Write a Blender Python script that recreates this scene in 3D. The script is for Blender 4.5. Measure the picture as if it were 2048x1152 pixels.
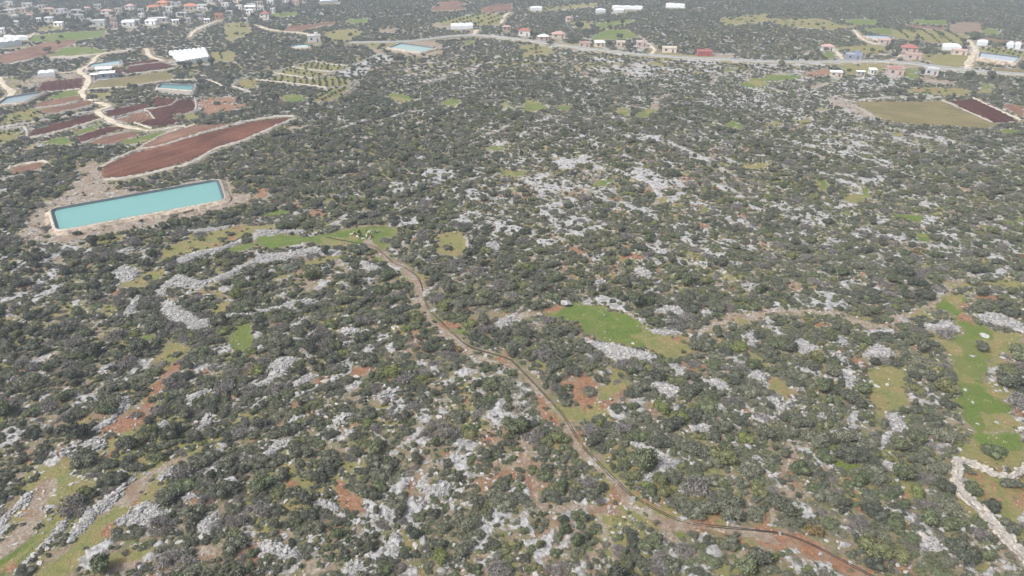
import bpy, math, random
import numpy as np
from mathutils import Vector, Matrix
R = math.radians
for o in list(bpy.data.objects): bpy.data.objects.remove(o)
SC = bpy.context.scene
COL = SC.collection

# ------------------------------------------------------------------ camera, sky, sun, exposure
F, YH, H = 1400.0, -165.0, 82.0            # focal length (px of a 2048 wide frame), horizon row, flying height (m)
TH = math.atan((576 - YH) / F)
cam_d = bpy.data.cameras.new('camera'); cam = bpy.data.objects.new('camera', cam_d); COL.objects.link(cam)
cam_d.sensor_width = 36.0; cam_d.lens = 36.0 * F / 2048.0
cam_d.clip_start = 1.0; cam_d.clip_end = 20000.0
cam.location = (0, 0, H); cam.rotation_euler = (math.pi / 2 - TH, 0, 0)
SC.camera = cam

SUN_EL, SUN_AZ = R(50), R(238)             # high sun behind thin cloud, away to the left
w = bpy.data.worlds.new('World'); SC.world = w; w.use_nodes = True
nt = w.node_tree; bg = nt.nodes['Background']
sky = nt.nodes.new('ShaderNodeTexSky'); sky.sky_type = 'NISHITA'; sky.sun_disc = False
sky.sun_elevation = SUN_EL; sky.sun_rotation = SUN_AZ
sky.air_density = 1.0; sky.dust_density = 5.0; sky.ozone_density = 1.0; sky.altitude = 100
hs = nt.nodes.new('ShaderNodeHueSaturation'); hs.inputs['Saturation'].default_value = 0.42   # cloud veil greys the blue
nt.links.new(sky.outputs[0], hs.inputs['Color']); nt.links.new(hs.outputs[0], bg.inputs['Color'])
bg.inputs['Strength'].default_value = 0.088
sd = bpy.data.lights.new('sun', 'SUN'); sd.energy = 1.5; sd.angle = R(10); sd.color = (1.0, 0.985, 0.97)
sun = bpy.data.objects.new('sun', sd); COL.objects.link(sun)
_sv = Vector((math.sin(SUN_AZ) * math.cos(SUN_EL), math.cos(SUN_AZ) * math.cos(SUN_EL), math.sin(SUN_EL)))
sun.rotation_euler = _sv.to_track_quat('Z', 'Y').to_euler(); sun.location = (0, 0, 300)
vs = SC.view_settings; vs.view_transform = 'Standard'; vs.look = 'None'; vs.gamma = 1.0
vs.exposure = 1.38; vs.use_curve_mapping = False
cy = SC.cycles
cy.use_denoising = True; cy.use_adaptive_sampling = False
cy.max_bounces = 6; cy.diffuse_bounces = 3; cy.glossy_bounces = 2; cy.transmission_bounces = 4
cy.transparent_max_bounces = 6; cy.volume_bounces = 1; cy.caustics_reflective = False; cy.caustics_refractive = False

# ------------------------------------------------------------------ noise
def _hash(ix, iy, s):
    h = (ix.astype(np.int64) * 374761393 + iy.astype(np.int64) * 668265263 + s * 1274126177) & 0xffffffff
    h = ((h ^ (h >> 13)) * 1274126177) & 0xffffffff
    return ((h ^ (h >> 16)) & 0xffffff) / float(0xffffff)
def vn(x, y, s=0):                                            # value noise 0..1
    x = np.asarray(x, float); y = np.asarray(y, float)
    ix = np.floor(x); iy = np.floor(y); fx = x - ix; fy = y - iy
    fx = fx * fx * (3 - 2 * fx); fy = fy * fy * (3 - 2 * fy)
    a = _hash(ix, iy, s); b = _hash(ix + 1, iy, s); c = _hash(ix, iy + 1, s); d = _hash(ix + 1, iy + 1, s)
    return (a * (1 - fx) + b * fx) * (1 - fy) + (c * (1 - fx) + d * fx) * fy
def fbm(x, y, s=0, o=3):
    t = 0; a = 1; n = 0
    for i in range(o):
        t = t + a * vn(np.asarray(x) * 2 ** i + 17.3 * i, np.asarray(y) * 2 ** i - 9.1 * i, s + i); n += a; a *= 0.5
    return t / n
def sstep(a, b, x):
    t = np.clip((x - a) / (b - a), 0, 1); return t * t * (3 - 2 * t)

# ------------------------------------------------------------------ terrain
FLATS = []                                                    # (x, y, radius, level) levelled pads under the reservoirs
def hb(x, y):
    x = np.asarray(x, float); y = np.asarray(y, float)
    d = np.hypot(x, y)
    h = 1.5 * (fbm(x / 48, y / 48, 3, 2) - 0.5) + 5.0 * (vn(x / 240, y / 240, 8) - 0.5) * sstep(150, 450, d)
    h = h + 3.5 * np.exp(-(((x - 45) / 70) ** 2 + ((y - 300) / 55) ** 2))          # low rocky rise
    h = h + 30.0 * sstep(900, 2600, d) * vn(x / 900, y / 900, 5)
    for (fx, fy, fr, fl) in FLATS:
        wgt = np.exp(-(((x - fx) ** 2 + (y - fy) ** 2) / fr ** 2) ** 2)
        h = h * (1 - wgt) + fl * wgt
    return h
_c, _s = math.cos(TH), math.sin(TH)
def ray(px, py):
    x = (px - 1024) / F; y = -(py - 576) / F
    return np.array([x, _c + y * _s, -_s + y * _c])
def G(px, py):                                                # point of the terrain that the photograph shows at (px, py)
    d = ray(px, py); z = 0.0
    for i in range(8):
        t = (z - H) / d[2]; z = float(hb(d[0] * t, d[1] * t)) * 0.7 + z * 0.3
    t = (z - H) / d[2]
    return np.array([d[0] * t, d[1] * t])
def pxm(x, y):                                                # photograph pixels per metre at a ground point
    return F / (y * _c + H * _s)
def project(x, y, z):
    dz = y * _c - (z - H) * _s; u = y * _s + (z - H) * _c
    return 1024 + F * x / dz, 576 - F * u / dz
TILE = {i + 1: ((i % 4) * 512, (i // 4) * 288) for i in range(16)}
def poly(tile, flat):
    ox, oy = TILE[tile] if tile else (0, 0); k = 4.0 if tile else 1.0
    return np.array([G(ox + flat[i] / k, oy + flat[i + 1] / k) for i in range(0, len(flat), 2)])

c0 = G(278, 417); FLATS.append((c0[0], c0[1], 36.0, 0.0))
# ------------------------------------------------------------------ ground cover, traced: g grass, y dry grass, r red soil, p bare stony soil, s bare limestone
# numbers are positions in sixteen 512 x 288 windows of the survey photograph, four units to the pixel
COVER = [
(5,'p',[240,560,330,470,480,420,700,300,640,200,720,145,820,180,860,300,950,370,1200,380,1500,310,1750,280,1850,310,1860,390,2000,410,1990,470,1800,510,1600,570,1300,640,900,710,600,770,400,800,250,780,130,720]),
(5,'y',[1270,950,1290,840,1420,790,1560,720,1750,680,1980,650,2048,650,2048,700,1900,750,1750,830,1560,870,1400,900]),
(5,'y',[940,1152,1050,1070,1250,1000,1350,990,1300,1060,1150,1152]),(5,'g',[1800,840,2048,770,2048,830,1900,870]),
(5,'y',[740,800,830,750,1000,730,990,760,850,800]),(5,'p',[400,940,470,900,480,950,420,980]),
(5,'s',[300,1110,380,1040,470,1010,440,1070,340,1140]),(5,'r',[640,990,740,960,760,1000,660,1020]),
(6,'g',[0,740,220,720,420,740,520,730,700,690,900,660,1080,650,1150,690,1080,760,1090,830,1000,840,880,790,620,810,420,790,200,820,0,840]),
(6,'g',[40,560,250,510,270,560,60,580]),(6,'g',[480,470,620,430,600,460,500,490]),(6,'g',[0,670,150,640,140,670,0,700]),
(6,'y',[1430,760,1480,710,1640,710,1700,780,1680,870,1580,890,1440,880]),
(6,'r',[430,520,540,530,540,570,480,590,430,560]),(6,'p',[690,670,780,670,770,690,700,690]),(6,'r',[0,350,90,360,80,420,0,440]),(6,'r',[280,460,380,500,320,510]),
(6,'s',[1360,200,1560,190,1600,250,1400,340,1150,420,1130,380,1300,300]),(6,'s',[1580,360,1750,370,1900,390,1750,460,1640,420]),
(6,'s',[1600,600,1700,520,1800,560,1750,620,1640,650]),(6,'s',[1820,620,2048,600,2048,720,1900,680]),(6,'s',[1050,620,1200,580,1300,580,1300,640,1100,660]),
(6,'s',[1750,200,1820,190,1800,270,1740,260]),(6,'g',[950,900,1020,900,1010,950,940,950]),(6,'g',[1820,30,1970,10,1980,50,1850,60]),(6,'g',[1930,220,2048,225,2048,250,1960,245]),
(6,'y',[350,950,560,910,700,890,600,940,400,980]),(6,'y',[80,1080,380,1010,380,1030,150,1100]),(6,'s',[1470,650,1620,670,1610,690,1470,690]),(6,'s',[920,330,970,330,960,360,930,360]),
(6,'s',[1280,100,1350,90,1330,120,1290,125]),(6,'s',[1110,460,1180,470,1150,510,1110,500]),
(7,'r',[450,800,520,830,600,870,560,900,480,850]),(7,'r',[870,860,940,800,920,860,1000,880,1050,930,900,920,850,900]),(7,'r',[800,960,840,960,820,1050,790,1050]),
(7,'r',[1150,980,1210,1040,1160,1030]),(7,'r',[1470,640,1570,640,1570,665,1480,670]),(7,'r',[1770,540,1860,580,1800,590]),(7,'r',[1550,970,1600,990,1590,1020,1550,1020]),
(7,'g',[0,220,100,215,90,250,0,260]),(7,'g',[640,320,720,280,850,290,760,320,650,350]),(7,'y',[1160,450,1260,415,1230,470,1170,475]),(7,'g',[1500,520,1570,500,1570,540,1510,545]),
(7,'y',[1280,490,1400,480,1380,500,1290,510]),(7,'g',[1860,170,2048,155,2048,190,1870,190]),(7,'r',[370,920,420,980,400,1050,380,1020]),
(7,'s',[350,130,460,90,560,140,500,200,380,200]),(7,'s',[950,200,1150,260,1250,300,1200,360,1090,330,980,260]),(7,'s',[190,490,300,480,420,560,520,590,620,600,600,640,420,640,320,640,250,560]),
(7,'s',[0,620,120,680,200,700,180,740,0,700]),(7,'s',[700,440,860,480,1000,500,960,540,820,520]),(7,'s',[200,760,380,770,330,810,230,830]),(7,'s',[1840,1120,1980,1090,1980,1140,1860,1150]),
(7,'s',[1300,40,1400,60,1440,120,1380,100]),(7,'s',[1600,330,1750,350,1700,390]),(7,'s',[400,680,560,680,700,640,760,660,600,720,440,720]),
(8,'g',[390,310,470,280,490,350,440,370]),(8,'g',[580,440,720,400,760,340,830,360,810,430,740,460,680,490]),(8,'g',[570,540,670,530,660,560,580,560]),
(8,'g',[1000,560,1130,560,1220,570,1250,600,1240,640,1200,620,1150,600,1010,600]),(8,'y',[1130,545,1260,550,1220,565]),(8,'g',[1280,560,1390,540,1400,570,1300,580]),
(8,'g',[1190,720,1290,700,1330,740,1300,770,1200,770]),(8,'g',[1800,600,1900,610,2048,580,2048,620,1900,635]),(8,'g',[1690,640,1780,650,1760,680,1700,670]),
(8,'y',[1530,360,1580,370,1560,400]),(8,'g',[1850,700,1950,700,1930,740]),(8,'s',[530,230,700,240,800,210,900,270,950,280,900,320,760,330,700,290]),(8,'s',[560,50,700,60,700,90,600,90]),
(8,'s',[1260,570,1350,590,1320,640,1260,640]),(8,'s',[380,540,470,520,500,590,440,670,390,640]),(8,'y',[1420,1110,1700,1090,2048,1100,2048,1152,1400,1152]),(8,'r',[740,1010,800,1030,790,1100,750,1060]),
(8,'r',[1990,860,2048,860,2048,890]),(8,'s',[1580,1060,1750,990,1950,1000,1900,1060,1700,1080]),(8,'s',[300,560,380,560,380,600,310,590]),(8,'s',[850,590,960,590,940,640,860,650]),
(8,'s',[1400,690,1500,670,1480,720,1420,720]),(8,'s',[590,1090,720,1080,740,1140,620,1150]),(8,'r',[450,930,540,920,520,960,460,960]),
(9,'y',[790,190,870,130,960,150,930,200,850,220]),(9,'y',[310,380,380,300,500,260,470,310,380,340]),(9,'y',[1140,690,1230,560,1350,420,1520,490,1420,600,1330,740,1260,750,1370,620,1250,610]),
(9,'g',[1840,420,1890,290,2010,290,2030,400,1990,500,1880,510]),(9,'y',[480,1152,600,1080,730,1000,760,960,720,1060,640,1120,580,1152]),(9,'r',[850,1130,960,1060,1060,990,1200,950,1220,1030,1080,1120,960,1152]),
(9,'p',[1090,900,1150,880,1150,940]),(9,'r',[90,830,190,780,160,830]),(9,'g',[1120,420,1160,360,1220,400,1180,440]),(9,'y',[1600,220,1700,150,1850,100,1870,80,1820,180,1700,210]),(9,'y',[1370,30,1500,20,1780,10,1800,40,1600,50]),
(9,'s',[240,420,290,370,300,440,250,470]),(9,'s',[570,510,700,470,720,520,600,540]),(9,'s',[340,170,420,150,440,190,360,200]),(9,'s',[0,190,80,200,100,270,60,250]),(9,'s',[1080,580,1170,570,1150,610,1090,610]),
(9,'s',[560,120,640,110,620,170,570,160]),(9,'p',[660,760,770,720,760,760,690,780]),(9,'s',[260,90,380,70,370,110,280,130]),(9,'s',[490,820,550,790,550,830,500,840]),(9,'r',[1600,680,1700,610,1680,660,1620,720]),
(10,'r',[770,640,900,600,960,650,880,680,830,720,770,700]),(10,'r',[1430,300,1560,260,1700,270,1850,220,1820,240,1680,300,1560,340,1470,350]),(10,'r',[120,1120,230,1010,300,900,350,860,330,940,240,1040,150,1130]),
(10,'r',[480,780,520,740,600,720,600,750,530,790]),(10,'y',[920,960,1000,920,1090,920,1090,980,950,980]),(10,'y',[900,580,1080,540,1120,560,950,610]),(10,'g',[1590,360,1650,320,1690,350,1620,400]),
(10,'r',[1850,560,1980,550,2048,590,2048,650,1950,600]),(10,'s',[1040,470,1120,440,1120,510,1060,520]),(10,'s',[1780,660,1830,660,1860,730,1820,720]),(10,'s',[1330,850,1380,830,1390,880,1340,920]),
(10,'s',[1290,600,1350,570,1360,620,1310,650]),(10,'s',[1400,660,1470,620,1470,690,1420,700]),(10,'s',[690,610,770,600,760,680,700,660]),(10,'r',[640,1140,760,1080,800,1060,780,1120,700,1152]),
(10,'p',[480,480,540,470,520,510]),(10,'s',[560,600,680,560,640,600]),(10,'s',[870,490,950,480,940,520,880,530]),(10,'y',[560,640,680,620,660,650]),(10,'r',[1420,790,1460,780,1470,850,1440,840]),
(11,'g',[260,190,380,160,520,130,660,130,780,180,920,200,1000,260,1060,320,1130,360,1280,390,1300,480,1300,560,1180,530,1100,490,980,460,820,440,700,420,560,370,520,330,530,290,440,250,300,230]),
(11,'y',[1200,400,1280,390,1410,370,1390,440,1440,490,1470,520,1380,545,1300,560,1240,520]),(11,'r',[260,170,380,110,400,150,300,190]),
(11,'r',[390,770,520,740,590,660,640,720,680,780,700,880,640,960,560,980,500,900,600,800,520,850,440,800]),(11,'y',[800,640,900,660,940,760,860,850,780,920,720,1020,560,1050,440,1090,330,1000,270,900,360,920,480,980,620,960,700,880,690,800,790,760]),
(11,'r',[200,850,260,850,320,980,420,1152,380,1140,240,1020]),(11,'r',[700,900,830,860,950,760,930,830,820,930,720,1000]),(11,'y',[1730,240,1850,210,1900,250,1870,290,1760,270]),
(11,'r',[1830,400,1870,430,1900,500,1960,520,1900,530,1850,470]),(11,'y',[1880,520,2010,560,2048,600,2048,660,1960,600]),(11,'s',[650,100,760,60,820,100,900,130,920,180,800,170,700,140]),
(11,'s',[1480,180,1680,180,1670,210,1500,220]),(11,'s',[1780,980,1880,990,1860,1040,1800,1020]),(11,'s',[1920,1030,2048,1010,2030,1070,1930,1060]),(11,'s',[1350,760,1410,750,1410,790,1360,790]),(11,'p',[0,220,160,190,260,190,240,220,60,240]),
(11,'s',[940,210,1060,270,1100,310,1020,290]),(11,'s',[1290,940,1330,940,1320,1020,1290,1010]),(11,'s',[1080,900,1130,890,1110,930]),
(12,'g',[1290,100,1400,60,1530,40,1580,100,1500,140,1560,200,1640,250,1750,320,1900,360,2048,380,2048,480,1900,510,1820,600,1760,660,1720,720,1780,780,1860,850,1900,920,1960,1000,2010,1080,1990,1152,1640,1152,1560,1080,1540,980,1500,850,1500,720,1480,640,1440,560,1400,480,1300,420,1340,360,1500,380,1560,380,1500,280,1440,200,1340,170]),
(12,'y',[1820,340,2048,380,2048,480,1900,500,1800,440]),(12,'y',[1760,600,1900,560,1900,640,1760,680]),(12,'y',[1700,980,1960,1000,2010,1080,1990,1152,1700,1152]),(12,'r',[1560,200,1640,250,1700,310,1560,260,1460,220]),
(12,'g',[820,640,1060,640,1090,760,1080,860,1130,930,1000,970,920,1040,900,1152,870,1152,860,1010,830,900,820,760,800,690]),(12,'y',[830,880,1080,860,1130,930,1000,970,920,1040,870,1020]),
(12,'r',[600,480,640,540,740,590,820,640,740,620,620,560]),(12,'r',[370,300,430,280,490,310,420,330]),(12,'r',[560,340,640,340,620,360]),(12,'r',[930,400,1050,420,1040,450,950,440]),(12,'y',[0,700,80,720,180,800,280,860,180,880,140,940,120,880,0,780]),
(12,'r',[1640,60,1800,50,1820,80,1660,90]),(12,'s',[280,100,420,20,540,20,600,100,700,160,560,170,340,160]),(12,'s',[0,130,200,130,220,200,0,200]),(12,'s',[740,330,980,300,1010,370,860,380,780,380]),(12,'y',[1100,240,1250,160,1310,170,1180,250]),
(12,'g',[10,740,80,740,100,820,20,800]),(12,'s',[1280,30,1400,20,1380,80,1300,60]),(12,'y',[420,600,470,640,450,860,420,820]),(12,'r',[1500,120,1590,110,1580,170,1510,160]),
(13,'y',[320,450,330,360,420,270,510,200,610,200,560,290,560,400,420,460]),(13,'r',[430,230,470,120,490,130,440,260]),(13,'y',[380,110,480,30,470,90,400,120]),(13,'p',[200,680,220,600,330,520,350,480,360,560,330,700,240,760,150,860,0,940,0,900,120,800]),
(13,'y',[0,1060,160,960,280,860,380,730,480,690,420,750,330,860,220,980,140,1060,0,1140]),(13,'r',[20,1110,100,1030,160,1080,80,1130]),(13,'g',[420,1152,430,1030,530,930,640,830,780,840,860,830,840,870,760,900,680,960,660,1010,580,1050,540,1110]),
(13,'g',[820,660,900,600,980,600,940,660,860,700]),(13,'p',[960,520,1100,420,1220,320,1240,340,1130,440,1000,560]),(13,'y',[1000,540,1140,470,1100,530,960,610]),(13,'r',[780,830,850,720,950,690,900,760,880,860]),(13,'s',[680,980,900,850,920,900,800,1000,700,1010]),
(13,'y',[870,960,1050,900,1300,960,1200,980,1050,1080,880,1060]),(13,'r',[1180,1030,1290,1000,1320,1030]),(13,'p',[1550,940,1700,870,1750,1000,1700,1100,1640,1040]),(13,'y',[1320,1020,1500,940,1460,1000,1350,1060]),(13,'p',[900,1100,1050,1000,1150,1020,1000,1120]),
(13,'s',[1780,380,1900,340,1880,420,1800,400]),(13,'s',[1580,320,1640,300,1650,350,1580,360]),(13,'s',[1640,180,1800,100,1780,160,1660,220]),(13,'s',[340,620,480,570,440,640,350,680]),(13,'r',[1900,120,2048,40,2048,70,1940,130]),
(13,'g',[1000,880,1120,840,1140,870,1040,890]),(13,'s',[80,50,180,20,170,50,90,70]),(13,'s',[600,1050,700,1020,680,1080]),
(14,'r',[640,540,660,370,720,390,750,480,830,520,850,610,870,670,780,620,680,590]),(14,'r',[1200,540,1240,400,1280,360,1240,500]),(14,'y',[1150,780,1220,780,1240,870,1340,910,1300,980,1240,980,1180,880]),
(14,'s',[850,520,960,540,1000,620,1160,600,1300,550,1380,600,1250,700,1100,760,1000,700,860,630]),(14,'p',[380,1100,460,1030,600,1020,620,1100,420,1140]),(14,'s',[1560,560,1650,590,1640,650,1570,620]),(14,'s',[1720,880,1830,870,1820,920,1740,920]),
(14,'s',[900,960,990,970,980,1020,910,1010]),(14,'r',[220,400,340,370,360,440,260,450]),(14,'s',[110,350,220,400,200,440,120,390]),(14,'s',[1280,60,1380,20,1400,60,1300,110]),(14,'y',[1300,1090,1360,1090,1360,1152,1310,1152]),
(14,'s',[1180,680,1260,680,1240,780,1200,760]),(14,'s',[430,820,560,840,540,880,420,870]),(14,'s',[930,760,1000,760,990,830,940,830]),
(15,'s',[100,880,250,830,330,800,320,960,220,1010,180,960]),(15,'p',[680,700,760,740,740,900,690,880]),(15,'p',[420,600,640,600,860,610,880,660,680,650]),(15,'y',[960,680,1050,660,1160,710,1240,760,1200,800,1050,740]),(15,'g',[1240,820,1330,800,1420,830,1350,870]),
(15,'r',[1100,740,1500,770,1750,790,1700,840,1420,810]),(15,'y',[1600,1130,1700,1060,1780,1020,1770,1100,1700,1150]),(15,'r',[130,360,190,350,200,520,150,560]),(15,'r',[800,400,900,450,880,560,800,470]),(15,'s',[1700,720,1800,700,1790,760,1710,760]),
(15,'s',[120,700,180,760,180,830,130,780]),(15,'s',[540,320,600,360,590,410,550,390]),(15,'r',[1950,680,2048,640,2048,740,1970,740]),(15,'s',[1960,20,2048,0,2048,60]),(15,'p',[1750,1060,1850,960,1980,900,1990,930,1860,1000]),
(16,'y',[1540,260,1640,270,1750,320,1900,370,2048,330,2048,860,1950,780,1800,640,1640,520,1560,420,1530,330]),(16,'g',[440,240,560,220,740,240,760,280,660,320,520,280]),(16,'r',[640,370,680,350,720,550,800,620,800,690,760,640,690,520]),
(16,'r',[60,830,200,830,400,920,600,1020,760,1100,820,1152,720,1152,600,1080,400,990,120,900]),(16,'p',[450,830,560,860,680,900,600,900]),(16,'g',[1460,170,1560,100,1650,0,2048,0,2048,280,1900,270,1720,240,1600,230]),(16,'r',[1460,400,1490,460,1560,580,1640,650,1600,650,1520,560]),
(16,'s',[240,120,380,140,360,170,260,160]),(16,'s',[460,180,560,110,600,130,540,200,430,210]),(16,'s',[1520,1010,1610,1030,1590,1090,1530,1080]),(16,'s',[590,870,680,900,650,960,590,930]),(16,'p',[1800,960,1900,960,1960,1040,1860,1060]),
(16,'p',[20,600,60,580,60,720,20,740]),(16,'y',[1640,1090,1760,1060,1800,1100,1680,1152]),(16,'s',[1700,1130,1800,1100,1820,1152,1720,1152]),
(2,'g',[190,800,220,760,300,750,420,780,400,800,240,820]),(2,'g',[1030,770,1100,740,1200,760,1300,800,1160,820]),(2,'g',[1480,830,1540,795,1650,810,1580,850]),(2,'g',[1950,860,2000,810,2048,820,2048,880]),(2,'g',[1790,810,1840,800,1850,830]),
(2,'s',[640,590,800,510,1000,430,1100,440,1080,490,900,560,800,620,700,610]),(2,'p',[1020,380,1150,345,1330,320,1450,340,1520,380,1480,430,1350,450,1200,440,1080,410]),(2,'p',[900,370,1000,400,1040,440,990,440]),
(2,'g',[730,160,850,150,900,150,870,180,740,185]),(2,'y',[560,260,740,230,850,250,740,320,580,310]),(2,'p',[240,1020,400,1000,420,1010,260,1040]),(2,'s',[640,930,690,925,680,950,650,950]),(2,'p',[960,235,1110,225,1100,250,1000,255]),
(2,'p',[1410,190,1560,210,1560,230,1420,215]),(2,'g',[120,110,330,90,330,125,130,130]),(2,'y',[870,340,1150,350,1150,370,900,370]),(2,'g',[1670,330,1740,320,1740,350,1680,355]),(2,'s',[1100,270,1180,250,1170,280,1110,285]),
(3,'g',[660,190,960,155,950,180,800,200,720,230]),(3,'g',[640,300,740,240,900,235,1020,290,900,310,640,315]),(3,'g',[100,890,110,780,200,820,300,860,160,900]),(3,'g',[350,870,390,840,480,850,430,880]),(3,'g',[830,900,880,860,960,880,980,900,900,930]),
(3,'g',[990,930,1060,870,1130,870,1130,920,1060,945]),(3,'g',[1560,1010,1620,970,1650,980,1590,1020]),(3,'g',[1720,1000,1760,960,1860,1010,1800,1050]),(3,'g',[1800,680,1900,630,2048,620,2048,680,1920,700]),(3,'y',[130,60,400,50,680,25,690,45,400,75,130,80]),
(3,'y',[480,180,640,170,620,240,500,220]),(3,'y',[60,360,240,370,380,400,280,430,100,440]),(3,'g',[1690,560,1780,540,1790,570,1700,575]),(3,'s',[900,590,1050,560,1140,580,1060,620,940,620]),(3,'s',[1500,800,1640,790,1660,860,1560,850]),(3,'s',[1700,800,1900,780,2048,720,2048,880,1850,880]),
(3,'y',[1130,425,1500,440,1650,430,1660,460,1300,450]),(3,'p',[1600,440,1760,430,1760,460,1640,470]),(3,'s',[870,1090,1000,1070,1190,1090,1180,1130,1000,1120]),(3,'p',[1590,600,1630,590,1620,680,1600,680]),(3,'s',[160,960,300,940,310,965,180,975]),
(3,'y',[1650,150,2048,110,2048,170,1700,200]),(3,'y',[100,320,500,350,900,420,700,410,300,350]),
(4,'y',[0,150,400,150,600,200,700,210,500,240,100,200]),(4,'g',[0,605,230,600,270,620,120,650,0,640]),(4,'r',[290,600,330,570,480,550,530,570,480,600,320,620]),(4,'y',[1100,720,1250,700,1500,700,1690,740,1500,760,1200,750]),
(4,'g',[1150,180,1180,155,1430,165,1440,190,1300,195]),(4,'g',[1720,270,1720,230,1840,230,1860,280]),(4,'g',[750,225,980,230,1000,290,830,255]),(4,'y',[540,380,900,360,1000,400,900,430,600,400]),(4,'g',[450,420,540,420,560,460,470,470]),
(4,'y',[570,520,940,510,940,580,860,590,620,590]),(4,'g',[1080,560,1180,550,1200,620,1100,640]),(4,'y',[1200,430,1600,440,1560,540,1300,510]),(4,'p',[500,780,600,790,720,860,860,930,800,940,640,880,500,830]),(4,'p',[1030,520,1180,520,1200,545,1040,550]),
(4,'s',[180,880,300,880,290,920,190,920]),(4,'p',[360,700,450,650,440,690,380,720]),(4,'y',[220,960,360,940,340,1000,240,1010]),(4,'y',[960,1060,1080,1040,1060,1090,980,1100]),(4,'s',[520,660,860,600,960,680,700,740,540,720]),(4,'s',[860,640,1080,640,1100,700,900,690]),
(4,'y',[0,980,100,970,80,1010,0,1020]),(4,'g',[1840,1040,2010,1030,1990,1060,1880,1060]),(4,'p',[880,515,950,505,960,530,900,530]),(4,'g',[600,160,860,155,870,190,700,200]),(4,'y',[1000,240,1350,240,1600,290,1600,380,1200,320,1000,290]),(4,'p',[700,240,760,290,760,330,850,340,800,350,720,310]),
(4,'g',[1700,650,1780,680,1780,760,1690,740]),(4,'p',[1200,620,1500,650,1500,690,1250,660]),
(1,'g',[240,330,230,290,380,270,840,245,830,290,600,320,400,340]),(1,'g',[400,450,470,390,640,370,830,400,820,420,600,440]),(1,'g',[0,1000,0,930,250,870,350,930,230,960]),(1,'g',[640,180,740,170,740,200,640,200]),(1,'y',[270,230,480,190,520,230,300,250]),
(1,'y',[0,1060,150,1050,160,1130,0,1152]),(1,'g',[930,1150,1000,1120,1260,1060,1330,1050,1280,1090,1100,1152]),(1,'p',[290,650,300,610,640,580,670,620,320,655]),(1,'y',[80,620,140,610,140,680,90,690]),(1,'p',[150,650,290,620,280,700,180,690]),(1,'y',[700,750,900,730,860,800,720,790]),
(1,'r',[1600,790,1880,780,1850,840,2000,830,1900,870,1650,910,1580,850]),(1,'g',[480,740,640,720,640,760,400,800]),(1,'g',[1480,910,1560,900,1560,960,1490,980]),(1,'y',[1900,640,2048,620,2048,720,1900,690]),(1,'p',[1240,1040,1340,1000,1500,1000,1480,1040,1300,1060]),(1,'y',[1800,190,2000,170,2000,260,1820,330]),
(1,'p',[0,60,300,70,600,80,600,110,300,100,0,110]),(1,'g',[580,1060,800,1000,880,970,760,1040,600,1090]),(1,'g',[330,1140,560,1080,580,1152,340,1152]),(1,'p',[980,240,1060,220,1050,250]),
]
# beaten earth ways: (tile, kind, width in m, line)
WAYS = [
(6,'p',1.6,[900,780,1000,860,1060,930,1180,990,1260,1070,1330,1152]),(10,'p',1.8,[1290,-20,1310,100,1340,180,1400,270,1500,370,1620,430,1720,530,1850,570,2000,600,2060,640]),
(11,'p',1.3,[-10,600,100,720,200,820,290,900,370,990,450,1100,500,1160]),(15,'p',1.7,[430,0,530,130,640,250,760,350,850,430,930,540,1000,620,1150,680,1250,740,1400,770,1700,790,1900,810,2060,830]),
(16,'r',3.6,[-10,830,100,850,200,870,320,920,450,980,600,1060,750,1140,780,1160]),(11,'p',1.6,[1410,360,1520,330,1640,290,1720,260,1830,200,1900,240,2048,190]),
(12,'p',1.8,[0,190,200,190,450,200,600,230,740,290,900,310,1030,260,1150,210,1300,150,1400,80,1450,0]),(14,'p',1.2,[1370,170,1380,280,1300,370,1240,480,1200,550]),
(15,'p',1.3,[60,0,100,150,110,260,170,350,190,450,200,560,330,600,640,620,700,700,740,780,790,890,850,1050]),(15,'p',1.0,[680,930,630,1040,620,1152]),(15,'p',1.2,[1200,790,1290,880,1400,950,1460,1010]),
(16,'p',1.6,[180,100,210,170,150,250,110,330]),(12,'r',1.4,[600,480,640,540,740,590,820,640]),(8,'p',1.4,[1300,1130,1700,1100,2048,1080]),(7,'r',1.2,[400,1040,560,1090]),(3,'p',2.5,[1130,880,1160,820,1220,770,1300,755]),
(10,'r',1.0,[1700,270,1900,210,2048,190]),(5,'p',4.0,[740,240,650,350,500,440,420,510,300,580]),(13,'y',3.2,[420,1160,560,1010,700,880,860,730,1000,610,1130,490]),(13,'p',2.6,[-20,960,150,840,260,710,340,560,380,440]),(13,'p',2.2,[980,560,1120,430,1240,330,1420,220]),(9,'r',2.2,[850,1130,1000,1040,1160,960,1280,760,1400,600]),(13,'g',2.4,[0,1100,160,970,300,850,440,710]),(14,'p',0.9,[1850,1000,1700,1040,1660,1152]),(10,'p',0.8,[1800,1000,1860,1080,1870,1152]),
]
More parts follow.
